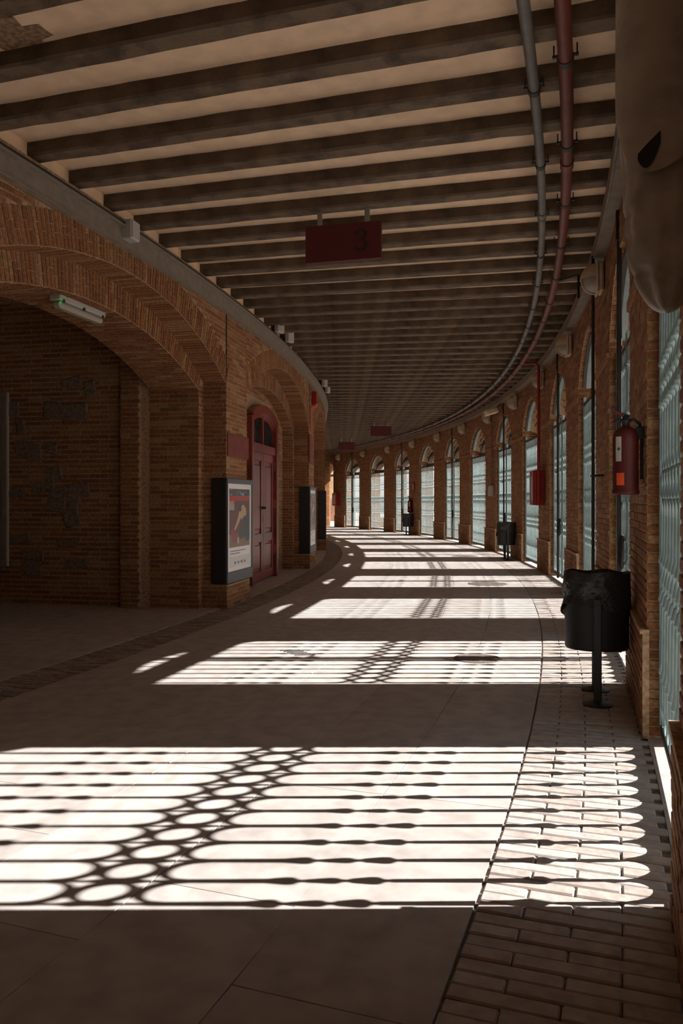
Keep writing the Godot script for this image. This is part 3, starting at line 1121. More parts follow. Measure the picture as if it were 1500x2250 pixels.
func pipe_run(called: String, label: String, r: float, y: float, rad: float, m: String, jitter: float) -> void:
	var o := thing(called, label, "pipe")
	var path := []
	for k in 120:
		path.append(P(r, lerpf(-0.42, 0.40, k / 119.0), y))
	var mb := MB.new()
	mb.tube(path, rad, 14)
	part("tube", mb.mesh(), M[m], o)
	for k in 26:
		var t := -0.31 + jitter * 0.3 + 0.0214 * k
		mb = MB.new()
		mb.tube([P(r, t - 0.0005, y), P(r, t + 0.0005, y)], rad + 0.007, 14)
		mb.obox(P(r, t, y + rad * 0.4), er(t) * (rad + 0.035), Vector3(0, 0.006, 0), et(t) * -0.012)
		mb.obox(P(r - rad - 0.025, t, (y + 4.49) / 2 + 0.01), er(t) * 0.005, Vector3(0, (4.49 - y) / 2, 0), et(t) * -0.01)
		mb.obox(P(r + rad + 0.025, t, (y + 4.49) / 2 + 0.01), er(t) * 0.005, Vector3(0, (4.49 - y) / 2, 0), et(t) * -0.01)
		part("clamp", mb.mesh(), M["dark_iron"], o)
	for k in 6:
		var t := -0.247 + 0.1 * k + jitter
		mb = MB.new()
		mb.tube([P(r, t - 0.001, y), P(r, t + 0.001, y)], rad + 0.009, 14)
		part("coupling", mb.mesh(), M[m], o)


func lamps() -> void:
	var labels := {
		-1: "dim round wall lamp above the furthest red cabinet",
		0: "cream wall lamp between the two furthest gates",
		1: "cream wall lamp third from the far end of the row",
		2: "cream wall lamp above the small red fire sign",
		3: "cream wall lamp on the second pier right of the small fire sign",
		4: "cream wall lamp on the third pier right of the small fire sign",
		5: "cream wall lamp above the conduit of the small grey electrical box",
		6: "cream wall lamp above the mid-distance black litter bin",
		7: "cream wall lamp partly behind the red pipe drop of the hose cabinet",
		8: "second nearest cream wall lamp, under the bend of the right steel channel",
		9: "nearest cream wall lamp, at the top of the tall dark conduit",
	}
	var house := MB.new()
	house.box(Vector3(-0.12, -0.17, -0.06), Vector3(0.12, 0.17, 0.0), 0.02)
	house.box(Vector3(-0.135, -0.185, -0.085), Vector3(0.135, 0.185, -0.055), 0.015)
	var dome := MB.new()
	var rows := []
	for r in 9:
		var a := PI / 2 * r / 8.0
		var row := []
		for s in 20:
			var b := TAU * s / 20
			row.append(Vector3(cos(b) * 0.115 * cos(a), sin(b) * 0.165 * cos(a), -0.08 - 0.15 * sin(a)))
		rows.append(row)
	dome.grid(rows, Color.WHITE, true)
	var hood := MB.new()
	rows = []
	for r in 7:
		var a := PI / 2 * r / 6.0
		var row := []
		for s in 13:
			var b := PI * s / 12.0
			row.append(Vector3(cos(b) * 0.132 * cos(a), sin(b) * 0.182 * cos(a), -0.07 - 0.17 * sin(a)))
		rows.append(row)
	hood.grid(rows)
	var rib := MB.new()
	var rp := []
	for k in 13:
		var a := -PI / 2 + PI * k / 12.0
		rp.append(Vector3(0, sin(a) * 0.178, -0.075 - 0.17 * cos(a)))
	rib.tube(rp, 0.009, 6)
	var hm := house.mesh()
	var dm := dome.mesh()
	var om := hood.mesh()
	var rm := rib.mesh()
	for i in labels:
		var t: float = jamb(i) - GW - 0.0125
		var l := thing("wall_lamp", labels[i], "lamp", frame_at(RW - 0.02, t - (0.004 if i == 9 else 0.0), 4.08), "wall lamps on the piers")
		part("housing", hm, M["cream"], l)
		part("lens", dm, M["lamp_glass"], l)
		part("hood", om, M["cream"], l)
		part("guard", rm, M["cream"], l)
	# floodlight above the gate in the middle distance
	var fl := thing("floodlight", "flat floodlight above the arch behind the mid-distance bin", "floodlight", frame_at(RW - 0.05, jamb(6) - 0.012, 4.12))
	var mb := MB.new()
	mb.cbox(Vector3(0, -0.03, -0.24), Vector3(0.2, 0, 0), Vector3(0, 0.07, -0.03), Vector3(0, 0.05, 0.17), 0.02)
	part("body", mb.mesh(), M["cream"], fl)
	mb = MB.new()
	mb.tube([Vector3(0, 0.02, -0.15), Vector3(0, 0.12, -0.05), Vector3(0, 0.2, 0.03)], 0.015, 6)
	part("bracket", mb.mesh(), M["dark_iron"], fl)
	# small floods and boxes on the left channel
	for q in [[-0.167, "pale floodlight head on the left steel channel, nearer of the pair"], [-0.1525, "pale floodlight head on the left steel channel, farther of the pair"], [-0.055, "small white bracket light on the left channel above the red alarm box"], [-0.034, "small white bracket light furthest along the left channel"]]:
		var k := thing("channel_light", q[1], "light", frame_at(rin(q[0]) + 0.10, q[0], 4.38))
		mb = MB.new()
		mb.cbox(Vector3(0, 0.10, 0.06), Vector3(0.10, 0, 0.03), Vector3(0, 0.11, 0), Vector3(-0.012, 0, 0.04), 0.012)
		part("head", mb.mesh(), M["pale_grey"], k)
		mb = MB.new()
		mb.box(Vector3(-0.05, 0.0, -0.08), Vector3(0.05, 0.12, 0.03), 0.01)
		part("bracket", mb.mesh(), M["dark_iron"], k)
	var jb := thing("junction_box", "pale square junction box on the left steel channel above the big arch", "box", frame_at(rin(-0.2625) + 0.04, -0.2625, 4.23))
	mb = MB.new()
	mb.box(Vector3(-0.085, -0.03, 0.0), Vector3(0.085, 0.17, 0.12), 0.012)
	part("body", mb.mesh(), M["pale_grey"], jb)
	mb = MB.new()
	mb.box(Vector3(-0.075, -0.02, 0.118), Vector3(0.075, 0.16, 0.128), 0.004)
	part("lid", mb.mesh(), M["pale_grey"], jb)
	mb = MB.new()
	mb.lathe([Vector2(0, -0.13), Vector2(0.03, -0.13), Vector2(0.03, -0.08), Vector2(0, -0.08)], 10, Transform3D(Basis(Vector3.BACK, PI / 2), Vector3(0.0, 0.13, 0.05)).translated_local(Vector3(0, 0.0, 0)))
	part("gland", mb.mesh(), M["black_iron"], jb)
	# emergency light under the inner arch
	var et_ := -0.2625
	var em := thing("emergency_light", "long grey emergency light with a green indicator under the big brick arch", "light", frame_at(56.17, et_, 3.505))
	mb = MB.new()
	mb.box(Vector3(-0.42, 0.02, -0.065), Vector3(0.42, 0.085, 0.065), 0.01)
	part("housing", mb.mesh(), M["pale_grey"], em)
	mb = MB.new()
	mb.box(Vector3(-0.40, -0.05, -0.055), Vector3(0.40, 0.02, 0.055), 0.025)
	part("diffuser", mb.mesh(), M["lamp_glass"], em)
	for x in [-0.36, 0.0, 0.36]:
		mb = MB.new()
		mb.box(Vector3(x - 0.015, 0.0, 0.06), Vector3(x + 0.015, 0.035, 0.074), 0.003)
		part("clip", mb.mesh(), M["dark_iron"], em)
	mb = MB.new()
	mb.lathe([Vector2(0, -0.007), Vector2(0.006, -0.004), Vector2(0.008, 0.0), Vector2(0.006, 0.004), Vector2(0, 0.007)], 10, Transform3D(Basis(), Vector3(-0.407, -0.005, 0.058)))
	part("indicator_led", mb.mesh(), M["green_led"], em)
	var om2 := OmniLight3D.new()
	om2.name = "indicator_glow"
	om2.light_color = Color(0.1, 1.0, 0.4)
	om2.light_energy = 0.0004
	om2.omni_range = 4.0
	om2.omni_attenuation = 2.0
	om2.light_size = 0.01
	om2.shadow_enabled = true
	om2.position = em.transform * Vector3(-0.43, -0.005, 0.085)
	add_child(om2)


# ---------------------------------------------------------------- signs, door, posters
func signs() -> void:
	var board := MB.new()
	board.box(Vector3(-0.40, -0.19, -0.02), Vector3(0.40, 0.19, 0.02), 0.004)
	var bm := board.mesh()
	var strap := MB.new()
	strap.box(Vector3(-0.025, 0.17, -0.012), Vector3(0.025, 0.36, 0.012), 0.003)
	var sm := strap.mesh()
	for q in [[58.93, -0.2543, "near dark red hanging sign with the number 3"], [58.93, 0.12, "dark red hanging sign further along the ceiling, larger of the far two"], [59.2, 0.257, "furthest dark red hanging sign under the ceiling"]]:
		var t: float = q[1]
		var s := thing("hanging_sign", q[2], "sign", Transform3D(Basis(er(t), Vector3.UP, -et(t)), P(q[0], t, 4.15)), "red signs hung from the joists")
		part("board", bm, M["sign_red"], s)
		for x in [-0.25, 0.25]:
			part("strap", sm, M["rod_light"], s, Transform3D(Basis(), Vector3(x, 0, 0)))
		if t < -0.2:
			var tm := TextMesh.new()
			var font := SystemFont.new()
			font.font_names = PackedStringArray(["Droid Serif"])
			tm.font = font
			tm.text = "3"
			tm.font_size = 64
			tm.pixel_size = 0.0047
			tm.depth = 0.004
			part("numeral", tm, M["sign_dark"], s, Transform3D(Basis(), Vector3(0.19, 0, 0.023)))
	# painted red board on the near pier
	var t := -0.2005
	var mb := MB.new()
	var bd := thing("red_board", "plain dull red board on the brick pier above the near poster case", "board", frame_at(rin(t), t, 2.14))
	mb.box(Vector3(-0.48, 0, 0.0), Vector3(0.45, 0.33, 0.028), 0.004)
	part("panel", mb.mesh(), M["band_red"], bd)
	# small things on the second pier
	t = -0.0885
	var ab := thing("alarm_box", "small red alarm box under the left channel on the second pier", "alarm box", frame_at(rin(t), t + 0.006, 3.72))
	mb = MB.new()
	mb.box(Vector3(-0.12, 0, 0.0), Vector3(0.12, 0.30, 0.13), 0.015)
	part("body", mb.mesh(), M["red_paint"], ab)
	mb = MB.new()
	mb.box(Vector3(-0.10, -0.05, 0.01), Vector3(0.10, 0.0, 0.11), 0.01)
	part("sounder", mb.mesh(), M["label_orange"], ab)
	var os := thing("pier_sign", "narrow orange red sign on the second brick pier above its poster case", "sign", frame_at(rin(t) + 0.005, t + 0.001, 3.12))
	mb = MB.new()
	mb.box(Vector3(-0.14, 0.0, 0.0), Vector3(0.14, 0.5, 0.02), 0.004)
	part("panel", mb.mesh(), M["rust_sign"], os)
	mb = MB.new()
	mb.box(Vector3(-0.30, -0.75, 0.0), Vector3(0.30, -0.12, 0.025), 0.004)
	part("lower_panel", mb.mesh(), M["band_red"], os)
	# fire sign on the far pier
	var ft := jamb(2) - GW - 0.012
	var fs := thing("fire_sign", "small upright red fire sign on a far brick pier", "sign", frame_at(RW - 0.03, ft, 1.95))
	mb = MB.new()
	mb.box(Vector3(-0.16, 0.0, -0.02), Vector3(0.16, 0.43, 0.0), 0.003)
	part("panel", mb.mesh(), M["red_paint"], fs)
	mb = MB.new()
	mb.lathe([Vector2(0.0, 0.08), Vector2(0.045, 0.08), Vector2(0.045, 0.26), Vector2(0.02, 0.31), Vector2(0.0, 0.33)], 8, Transform3D(Basis().scaled(Vector3(1, 1, 0.05)), Vector3(-0.05, 0, -0.023)))
	mb.box(Vector3(0.03, 0.10, -0.024), Vector3(0.07, 0.30, -0.02))
	part("symbol", mb.mesh(), M["label_white"], fs)


func door() -> void:
	var rho := rin(DOOR_T)
	var d := structure("door_1", "dark red panelled double door with an arched fanlight in the blind arch")
	d.transform = frame_at(rho - 0.56, DOOR_T)
	# local: x along the corridor, z towards the corridor
	var hw := 0.98
	var spring := 3.04
	var crown := 3.24
	var rad := (hw * hw + (crown - spring) * (crown - spring)) / (2 * (crown - spring))
	var fr := MB.new()
	for x in [-1.0, 1.0]:
		fr.box(Vector3(x * hw - 0.07, 0.0, 0.0), Vector3(x * hw + 0.07, spring, 0.14), 0.012)
	var a0 := asin(hw / rad)
	for k in 24:
		var p := -a0 + 2 * a0 * k / 24.0
		var q := -a0 + 2 * a0 * (k + 1) / 24.0
		for s in [[-0.075, 0.07, 0.14], [-0.12, -0.075, 0.10], [-0.16, -0.12, 0.07]]:
			var c := func(o, an, z): return Vector3((rad + o) * sin(an), crown - rad + (rad + o) * cos(an), z)
			fr.hexa([c.call(s[0], p, s[2]), c.call(s[0], q, s[2]), c.call(s[0], q, 0.0), c.call(s[0], p, 0.0), c.call(s[1], p, s[2]), c.call(s[1], q, s[2]), c.call(s[1], q, 0.0), c.call(s[1], p, 0.0)])
	part("door_frame", fr.mesh(), M["door_paint"], d)
	var tr := MB.new()
	tr.box(Vector3(-hw + 0.06, 2.42, 0.0), Vector3(hw - 0.06, 2.58, 0.11), 0.01)
	tr.box(Vector3(-0.03, 2.55, 0.0), Vector3(0.03, crown - 0.10, 0.08), 0.008)
	part("transom", tr.mesh(), M["door_paint"], d)
	for s in [-1.0, 1.0]:
		var g := MB.new()
		g.box(Vector3(minf(s * 0.03, s * 0.93), 2.57, 0.02), Vector3(maxf(s * 0.03, s * 0.93), 3.10, 0.035))
		part("fanlight_pane", g.mesh(), M["dark_glass"], d)
		var lead := MB.new()
		for k in 7:
			var x: float = s * (0.10 + 0.12 * k)
			lead.tube([Vector3(x, 2.6, 0.042), Vector3(x + s * 0.06, 2.8, 0.042), Vector3(x - s * 0.04, 2.93, 0.042), Vector3(x, 3.04, 0.042)], 0.007, 5)
		part("fanlight_grille", lead.mesh(), M["dark_iron"], d)
		var leaf := MB.new()
		var x0: float = minf(s * 0.008, s * 0.90)
		var x1: float = maxf(s * 0.008, s * 0.90)
		leaf.box(Vector3(x0, 0.03, 0.0), Vector3(x1, 2.42, 0.05), 0.004)
		var lo := [x0, x0 + 0.15, x1 - 0.15, x1]
		leaf.box(Vector3(lo[0], 0.03, 0.05), Vector3(lo[1], 2.42, 0.075), 0.006)
		leaf.box(Vector3(lo[2], 0.03, 0.05), Vector3(lo[3], 2.42, 0.075), 0.006)
		leaf.box(Vector3(lo[1], 2.26, 0.05), Vector3(lo[2], 2.42, 0.075), 0.006)
		leaf.box(Vector3(lo[1], 0.74, 0.05), Vector3(lo[2], 0.90, 0.075), 0.006)
		leaf.box(Vector3(lo[1], 0.03, 0.05), Vector3(lo[2], 0.20, 0.075), 0.006)
		var l := part("door_leaf", leaf.mesh(), M["door_paint"], d)
		for pn in [[0.93, 2.23], [0.20, 0.74]]:
			var pm := MB.new()
			pm.box(Vector3(lo[1] + 0.05, pn[0] + 0.05, 0.045), Vector3(lo[2] - 0.05, pn[1] - 0.05, 0.066), 0.014)
			part("raised_panel", pm.mesh(), M["door_paint"], l)
		for y in [0.55, 1.45, 2.2]:
			var h := MB.new()
			h.tube([Vector3(s * 0.905, y - 0.09, 0.085), Vector3(s * 0.905, y + 0.09, 0.085)], 0.018, 8)
			part("hinge", h.mesh(), M["door_paint"], d)
	var kn := MB.new()
	kn.lathe([Vector2(0, 0), Vector2(0.035, 0.0), Vector2(0.02, 0.02), Vector2(0.018, 0.04), Vector2(0.034, 0.06), Vector2(0.0, 0.08)], 14, Transform3D(Basis(Vector3.RIGHT, PI / 2), Vector3(-0.07, 1.38, 0.075)))
	part("knob", kn.mesh(), M["black_iron"], d)
	var ky := MB.new()
	ky.box(Vector3(-0.06, 1.10, 0.075), Vector3(-0.04, 1.22, 0.08), 0.004)
	part("keyhole_plate", ky.mesh(), M["black_iron"], d)


func poster_art() -> ImageTexture:
	var im := Image.create(256, 384, false, Image.FORMAT_RGB8)
	im.fill(Color(0.95, 0.93, 0.92))
	im.fill_rect(Rect2i(18, 22, 220, 258), Color(0.40, 0.12, 0.08))
	var r := RandomNumberGenerator.new()
	r.seed = 9
	for k in 26:   # crowd of bright blurs above the barrier
		im.fill_rect(Rect2i(18 + r.randi() % 200, 22 + r.randi() % 26, 20, 8 + r.randi() % 16), [Color(0.05, 0.55, 0.70), Color(0.10, 0.18, 0.20), Color(0.60, 0.68, 0.75), Color(0.35, 0.20, 0.16), Color(0.0, 0.40, 0.52)][r.randi() % 5])
	im.fill_rect(Rect2i(18, 52, 220, 26), Color(0.72, 0.14, 0.06))
	im.fill_rect(Rect2i(92, 72, 146, 5), Color(0.35, 0.30, 0.28))
	im.fill_rect(Rect2i(20, 76, 50, 40), Color(0.62, 0.60, 0.62))
	im.fill_rect(Rect2i(30, 76, 26, 16), Color(0.85, 0.45, 0.05))
	for y in range(116, 222):   # boards
		for x in range(18, 238):
			if y % 26 < 2:
				im.set_pixel(x, y, Color(0.28, 0.08, 0.05))
	for y in range(222, 280):
		for x in range(18, 238):
			im.set_pixel(x, y, Color(0.55, 0.42, 0.30).darkened(r.randf() * 0.12))
	poly(im, PackedVector2Array([Vector2(130, 100), Vector2(170, 92), Vector2(196, 110), Vector2(200, 150), Vector2(170, 172), Vector2(140, 150), Vector2(120, 170), Vector2(70, 215), Vector2(64, 208), Vector2(108, 150)]), Color(0.74, 0.62, 0.42))
	poly(im, PackedVector2Array([Vector2(118, 92), Vector2(142, 90), Vector2(146, 118), Vector2(124, 124)]), Color(0.16, 0.13, 0.12))
	poly(im, PackedVector2Array([Vector2(200, 138), Vector2(238, 134), Vector2(238, 250), Vector2(204, 262), Vector2(176, 240), Vector2(120, 250), Vector2(110, 225), Vector2(140, 190), Vector2(160, 150)]), Color(0.13, 0.13, 0.14))
	poly(im, PackedVector2Array([Vector2(40, 195), Vector2(80, 205), Vector2(104, 235), Vector2(96, 262), Vector2(60, 258), Vector2(30, 225)]), Color(0.52, 0.10, 0.11))
	poly(im, PackedVector2Array([Vector2(104, 236), Vector2(124, 240), Vector2(112, 266), Vector2(100, 262)]), Color(0.78, 0.66, 0.50))
	for k in 2:   # lines of print too small to read
		for x in range(26, 226):
			if (x / 5) % 4 != 3 and x < 190 - k * 60:
				for y in 5:
					im.set_pixel(x, 294 + k * 11 + y, Color(0.35, 0.33, 0.36))
	for y in range(320, 366):
		for x in range(20, 236):
			if r.randf() < 0.35:
				im.set_pixel(x, y, Color(0.70, 0.68, 0.66))
	for k in 4:
		im.fill_rect(Rect2i(70 + k * 34, 344, 18, 10), Color(0.22, 0.22, 0.24))
	return ImageTexture.create_from_image(im)


func poly(im: Image, pts: PackedVector2Array, col: Color) -> void:
	var lo := pts[0]
	var hi := pts[0]
	for p in pts:
		lo = lo.min(p)
		hi = hi.max(p)
	for y in range(int(lo.y), int(hi.y) + 1):
		for x in range(int(lo.x), int(hi.x) + 1):
			if x >= 0 and y >= 0 and x < 256 and y < 384 and Geometry2D.is_point_in_polygon(Vector2(x, y), pts):
				im.set_pixel(x, y, col)


func posters() -> void:
	var pm := StandardMaterial3D.new()
	pm.resource_name = "poster_print"
	pm.albedo_texture = poster_art()
	pm.roughness = 0.22
	var labels := ["black poster case with a bullfighting poster on the near brick pier", "black poster case on the second brick pier, right of the red door", "black poster case on the furthest visible left pier, seen from its side"]
	for k in 3:
		var t: float = PIER_AT[3 + k] + 0.0095
		var c := thing("poster_case", labels[k], "poster case", frame_at(rin(t), t, 0.0), "poster cases on the left piers")
		# side towards the camera at -x
		var mb := MB.new()
		mb.box(Vector3(-0.575, 0.34, -0.20), Vector3(0.56, 1.83, 0.02), 0.008)
		part("case", mb.mesh(), M["box_black"], c)
		mb = MB.new()
		var x0 := -0.575
		var x1 := 0.56
		mb.box(Vector3(x0, 0.34, 0.018), Vector3(x1, 0.50, 0.045), 0.006)
		mb.box(Vector3(x0, 1.755, 0.018), Vector3(x1, 1.83, 0.045), 0.006)
		mb.box(Vector3(x0, 0.50, 0.018), Vector3(x0 + 0.03, 1.755, 0.045), 0.006)
		mb.box(Vector3(x1 - 0.03, 0.50, 0.018), Vector3(x1, 1.755, 0.045), 0.006)
		part("frame", mb.mesh(), M["frame_grey"], c)
		mb = MB.new()
		mb.quad(Vector3(x1 - 0.03, 0.50, 0.03), Vector3(x0 + 0.03, 0.50, 0.03), Vector3(x0 + 0.03, 1.755, 0.03), Vector3(x1 - 0.03, 1.755, 0.03))
		# seen from the corridor, -x is on the left
		mb.uv = PackedVector2Array([Vector2(1, 1), Vector2(0, 1), Vector2(0, 0), Vector2(1, 0)])
		mb.ix = PackedInt32Array([0, 1, 2, 0, 2, 3])
		for j in 4:
			mb.n[j] = Vector3(0, 0, 1)
		part("poster_print", mb.mesh(), pm, c)
	# pale board inside the dark passage
	var tk: float = PIER_AT[3] - SPRING / 56.4
	var nb := thing("notice_board", "tall pale framed board in the dark passage at the left edge", "board", Transform3D(Basis(er(tk), Vector3.UP, -et(tk)), P(52.80, tk, 0.55)))
	var b := MB.new()
	b.box(Vector3(-0.6, 0.0, 0.0), Vector3(0.55, 2.55, 0.05), 0.01)
	part("panel", b.mesh(), M["pale_grey"], nb)
	b = MB.new()
	b.box(Vector3(-0.6, 0.0, 0.05), Vector3(0.55, 0.10, 0.075), 0.008)
	b.box(Vector3(-0.6, 2.45, 0.05), Vector3(0.55, 2.55, 0.075), 0.008)
	b.box(Vector3(0.45, 0.1, 0.05), Vector3(0.55, 2.45, 0.075), 0.008)
	part("frame", b.mesh(), M["steel"], nb)


# ---------------------------------------------------------------- free things
func bin(at: Vector3, t: float, label: String) -> void:
	var o := thing("litter_bin", label, "litter bin", Transform3D(Basis(et(t), Vector3.UP, er(t)), at), "black litter bins along the right wall")
	var d := MB.new()
	d.lathe([Vector2(0.0, 0.375), Vector2(0.225, 0.375), Vector2(0.235, 0.39), Vector2(0.238, 0.93), Vector2(0.228, 0.93), Vector2(0.222, 0.42), Vector2(0.0, 0.42)], 36, Transform3D(), 0.72, 1.0)
	part("drum", d.mesh(), M["bin_black"], o)
	var bag := MB.new()
	var rows := []
	var f := FastNoiseLite.new()
	f.seed = int(absf(at.z) * 10)
	f.frequency = 1.6
	for r in 12:
		var row := []
		for s in 48:
			var a := -TAU * s / 48
			var sag := 0.045 * sin(2 * a + 0.4) + 0.03 * sin(3 * a + 1.2) - 0.06 * absf(sin(a)) + 0.02
			var y0 := 0.70 + sag
			var q := r / 11.0
			var w := f.get_noise_3d(cos(a) * 2.0, q * 1.2, sin(a) * 2.0) * 0.022
			var rad := 0.248 + w + (0.014 if r <= 1 else 0.0) * (1.0 if r == 0 else 0.7) - 0.012 * maxf(0.0, q - 0.85) * 6.0
			row.append(Vector3(cos(a) * rad * 0.74, lerpf(y0, 0.965 + 0.008 * sin(5 * a), q), sin(a) * rad))
		rows.append(row)
	bag.grid(rows, Color.WHITE, true)
	var inner := []
	for r in 3:
		var row := []
		for s in 48:
			var p: Vector3 = rows[11][s]
			row.append(Vector3(p.x * (0.94 - 0.02 * r), p.y - 0.10 * r, p.z * (0.94 - 0.02 * r)))
		inner.append(row)
	bag.grid([rows[11], inner[0], inner[1], inner[2]], Color.WHITE, true)
	part("bag_liner", bag.mesh(), M["plastic_bag"], o)
	for s in [-1.0, 1.0]:
		var p := MB.new()
		p.box(Vector3(s * 0.245 - 0.02, 0.0, -0.028), Vector3(s * 0.245 + 0.02, 0.78, 0.028), 0.006)
		part("post", p.mesh(), M["bin_black"], o)
		var bp := MB.new()
		bp.lathe([Vector2(0.0, 0.0), Vector2(0.11, 0.0), Vector2(0.11, 0.008), Vector2(0.035, 0.028), Vector2(0.0, 0.028)], 16, Transform3D(Basis(), Vector3(s * 0.245, 0, 0)))
		part("base_plate", bp.mesh(), M["bin_black"], o)
		var pv := MB.new()
		pv.tube([Vector3(s * 0.16, 0.72, 0), Vector3(s * 0.275, 0.72, 0)], 0.016, 10)
		part("pivot", pv.mesh(), M["bin_black"], o)


func extinguisher(at: Vector3, t: float, label: String, scale_ := 1.0) -> void:
	# local: -z towards the corridor, -x towards the camera
	var o := thing("fire_extinguisher", label, "extinguisher", Transform3D(Basis(et(t), Vector3.UP, er(t)).scaled(Vector3.ONE * scale_), at), "fire extinguishers on the piers")
	var b := MB.new()
	b.lathe([Vector2(0, 0), Vector2(0.078, 0.0), Vector2(0.084, 0.006), Vector2(0.084, 0.028), Vector2(0.080, 0.034), Vector2(0.081, 0.36), Vector2(0.077, 0.39), Vector2(0.062, 0.42), Vector2(0.036, 0.44), Vector2(0.024, 0.446), Vector2(0, 0.446)], 32)
	part("cylinder", b.mesh(), M["extinguisher_red"], o)
	b = MB.new()
	b.lathe([Vector2(0, 0.44), Vector2(0.024, 0.44), Vector2(0.024, 0.47), Vector2(0.034, 0.475), Vector2(0.034, 0.49), Vector2(0.02, 0.495), Vector2(0.02, 0.52), Vector2(0, 0.52)], 16)
	b.tube([Vector3(0, 0.482, 0.0), Vector3(0, 0.482, -0.05)], 0.011, 8)
	part("valve", b.mesh(), M["black_iron"], o)
	b = MB.new()
	b.tube([Vector3(0.0, 0.505, 0.02), Vector3(-0.01, 0.52, -0.02), Vector3(-0.015, 0.545, -0.06), Vector3(-0.018, 0.575, -0.09)], 0.012, 8)
	part("lever", b.mesh(), M["extinguisher_red"], o)
	b = MB.new()
	b.tube([Vector3(0.0, 0.49, 0.01), Vector3(-0.01, 0.485, -0.045), Vector3(-0.015, 0.465, -0.075)], 0.010, 8)
	part("carry_handle", b.mesh(), M["black_iron"], o)
	b = MB.new()
	b.tube([Vector3(0, 0.482, 0.02), Vector3(0.0, 0.49, 0.05), Vector3(0, 0.46, 0.085), Vector3(0.0, 0.40, 0.098), Vector3(0.0, 0.1, 0.098)], 0.011, 8)
	part("hose", b.mesh(), M["black_iron"], o)
	for q in [["maker_plate", 0.215, 0.375, 0.32, 0.82, "label_white"], ["service_label", 0.06, 0.14, 0.10, 0.75, "label_orange"]]:
		var lb := MB.new()
		var rows := []
		for r in 2:
			var row := []
			for s in 7:
				# angle from -x (camera) turned towards -z (corridor)
				var a: float = PI + lerpf(q[3], q[4], s / 6.0) + 0.05
				row.append(Vector3(cos(a) * 0.0822, lerpf(q[1], q[2], r), sin(a) * 0.0822))
			rows.append(row)
		lb.grid(rows)
		part(q[0], lb.mesh(), M[q[5]], o)
	b = MB.new()
	var a1 := PI + 0.58
	var e := Vector3(cos(a1), 0, sin(a1))
	var sd := Vector3(-sin(a1), 0, cos(a1))
	b.obox(e * 0.083 + Vector3(0, 0.295, 0), (sd + Vector3.UP).normalized() * 0.009, (Vector3.UP - sd).normalized() * 0.009, e * 0.001)
	part("plate_mark", b.mesh(), M["label_teal"], o)
	b = MB.new()
	b.box(Vector3(-0.02, 0.36, 0.06), Vector3(0.02, 0.44, 0.115), 0.004)
	part("bracket", b.mesh(), M["black_iron"], o)


func cabinet(t: float, y0: float, label: String, w := 0.56) -> void:
	var o := thing("hose_cabinet", label, "cabinet", frame_at(RW - 0.01, t, y0))
	var b := MB.new()
	b.box(Vector3(-w / 2, 0, -0.22), Vector3(w / 2, 0.74, 0.0), 0.012)
	part("body", b.mesh(), M["red_paint"], o)
	b = MB.new()
	b.box(Vector3(-w / 2 + 0.01, 0.01, -0.242), Vector3(w / 2 - 0.01, 0.10, -0.222), 0.006)
	b.box(Vector3(-w / 2 + 0.01, 0.62, -0.242), Vector3(w / 2 - 0.01, 0.73, -0.222), 0.006)
	b.box(Vector3(-w / 2 + 0.01, 0.10, -0.242), Vector3(-w / 2 + 0.10, 0.62, -0.222), 0.006)
	b.box(Vector3(w / 2 - 0.10, 0.10, -0.242), Vector3(w / 2 - 0.01, 0.62, -0.222), 0.006)
	var dr := part("door", b.mesh(), M["red_paint"], o)
	b = MB.new()
	b.box(Vector3(-w / 2 + 0.10, 0.10, -0.234), Vector3(w / 2 - 0.10, 0.62, -0.228))
	part("window_pane", b.mesh(), M["pale_grey"], dr)
	b = MB.new()
	b.box(Vector3(-w / 2 + 0.02, 0.63, -0.246), Vector3(-w / 2 + 0.16, 0.725, -0.242))
	part("sticker", b.mesh(), M["label_orange"], dr)


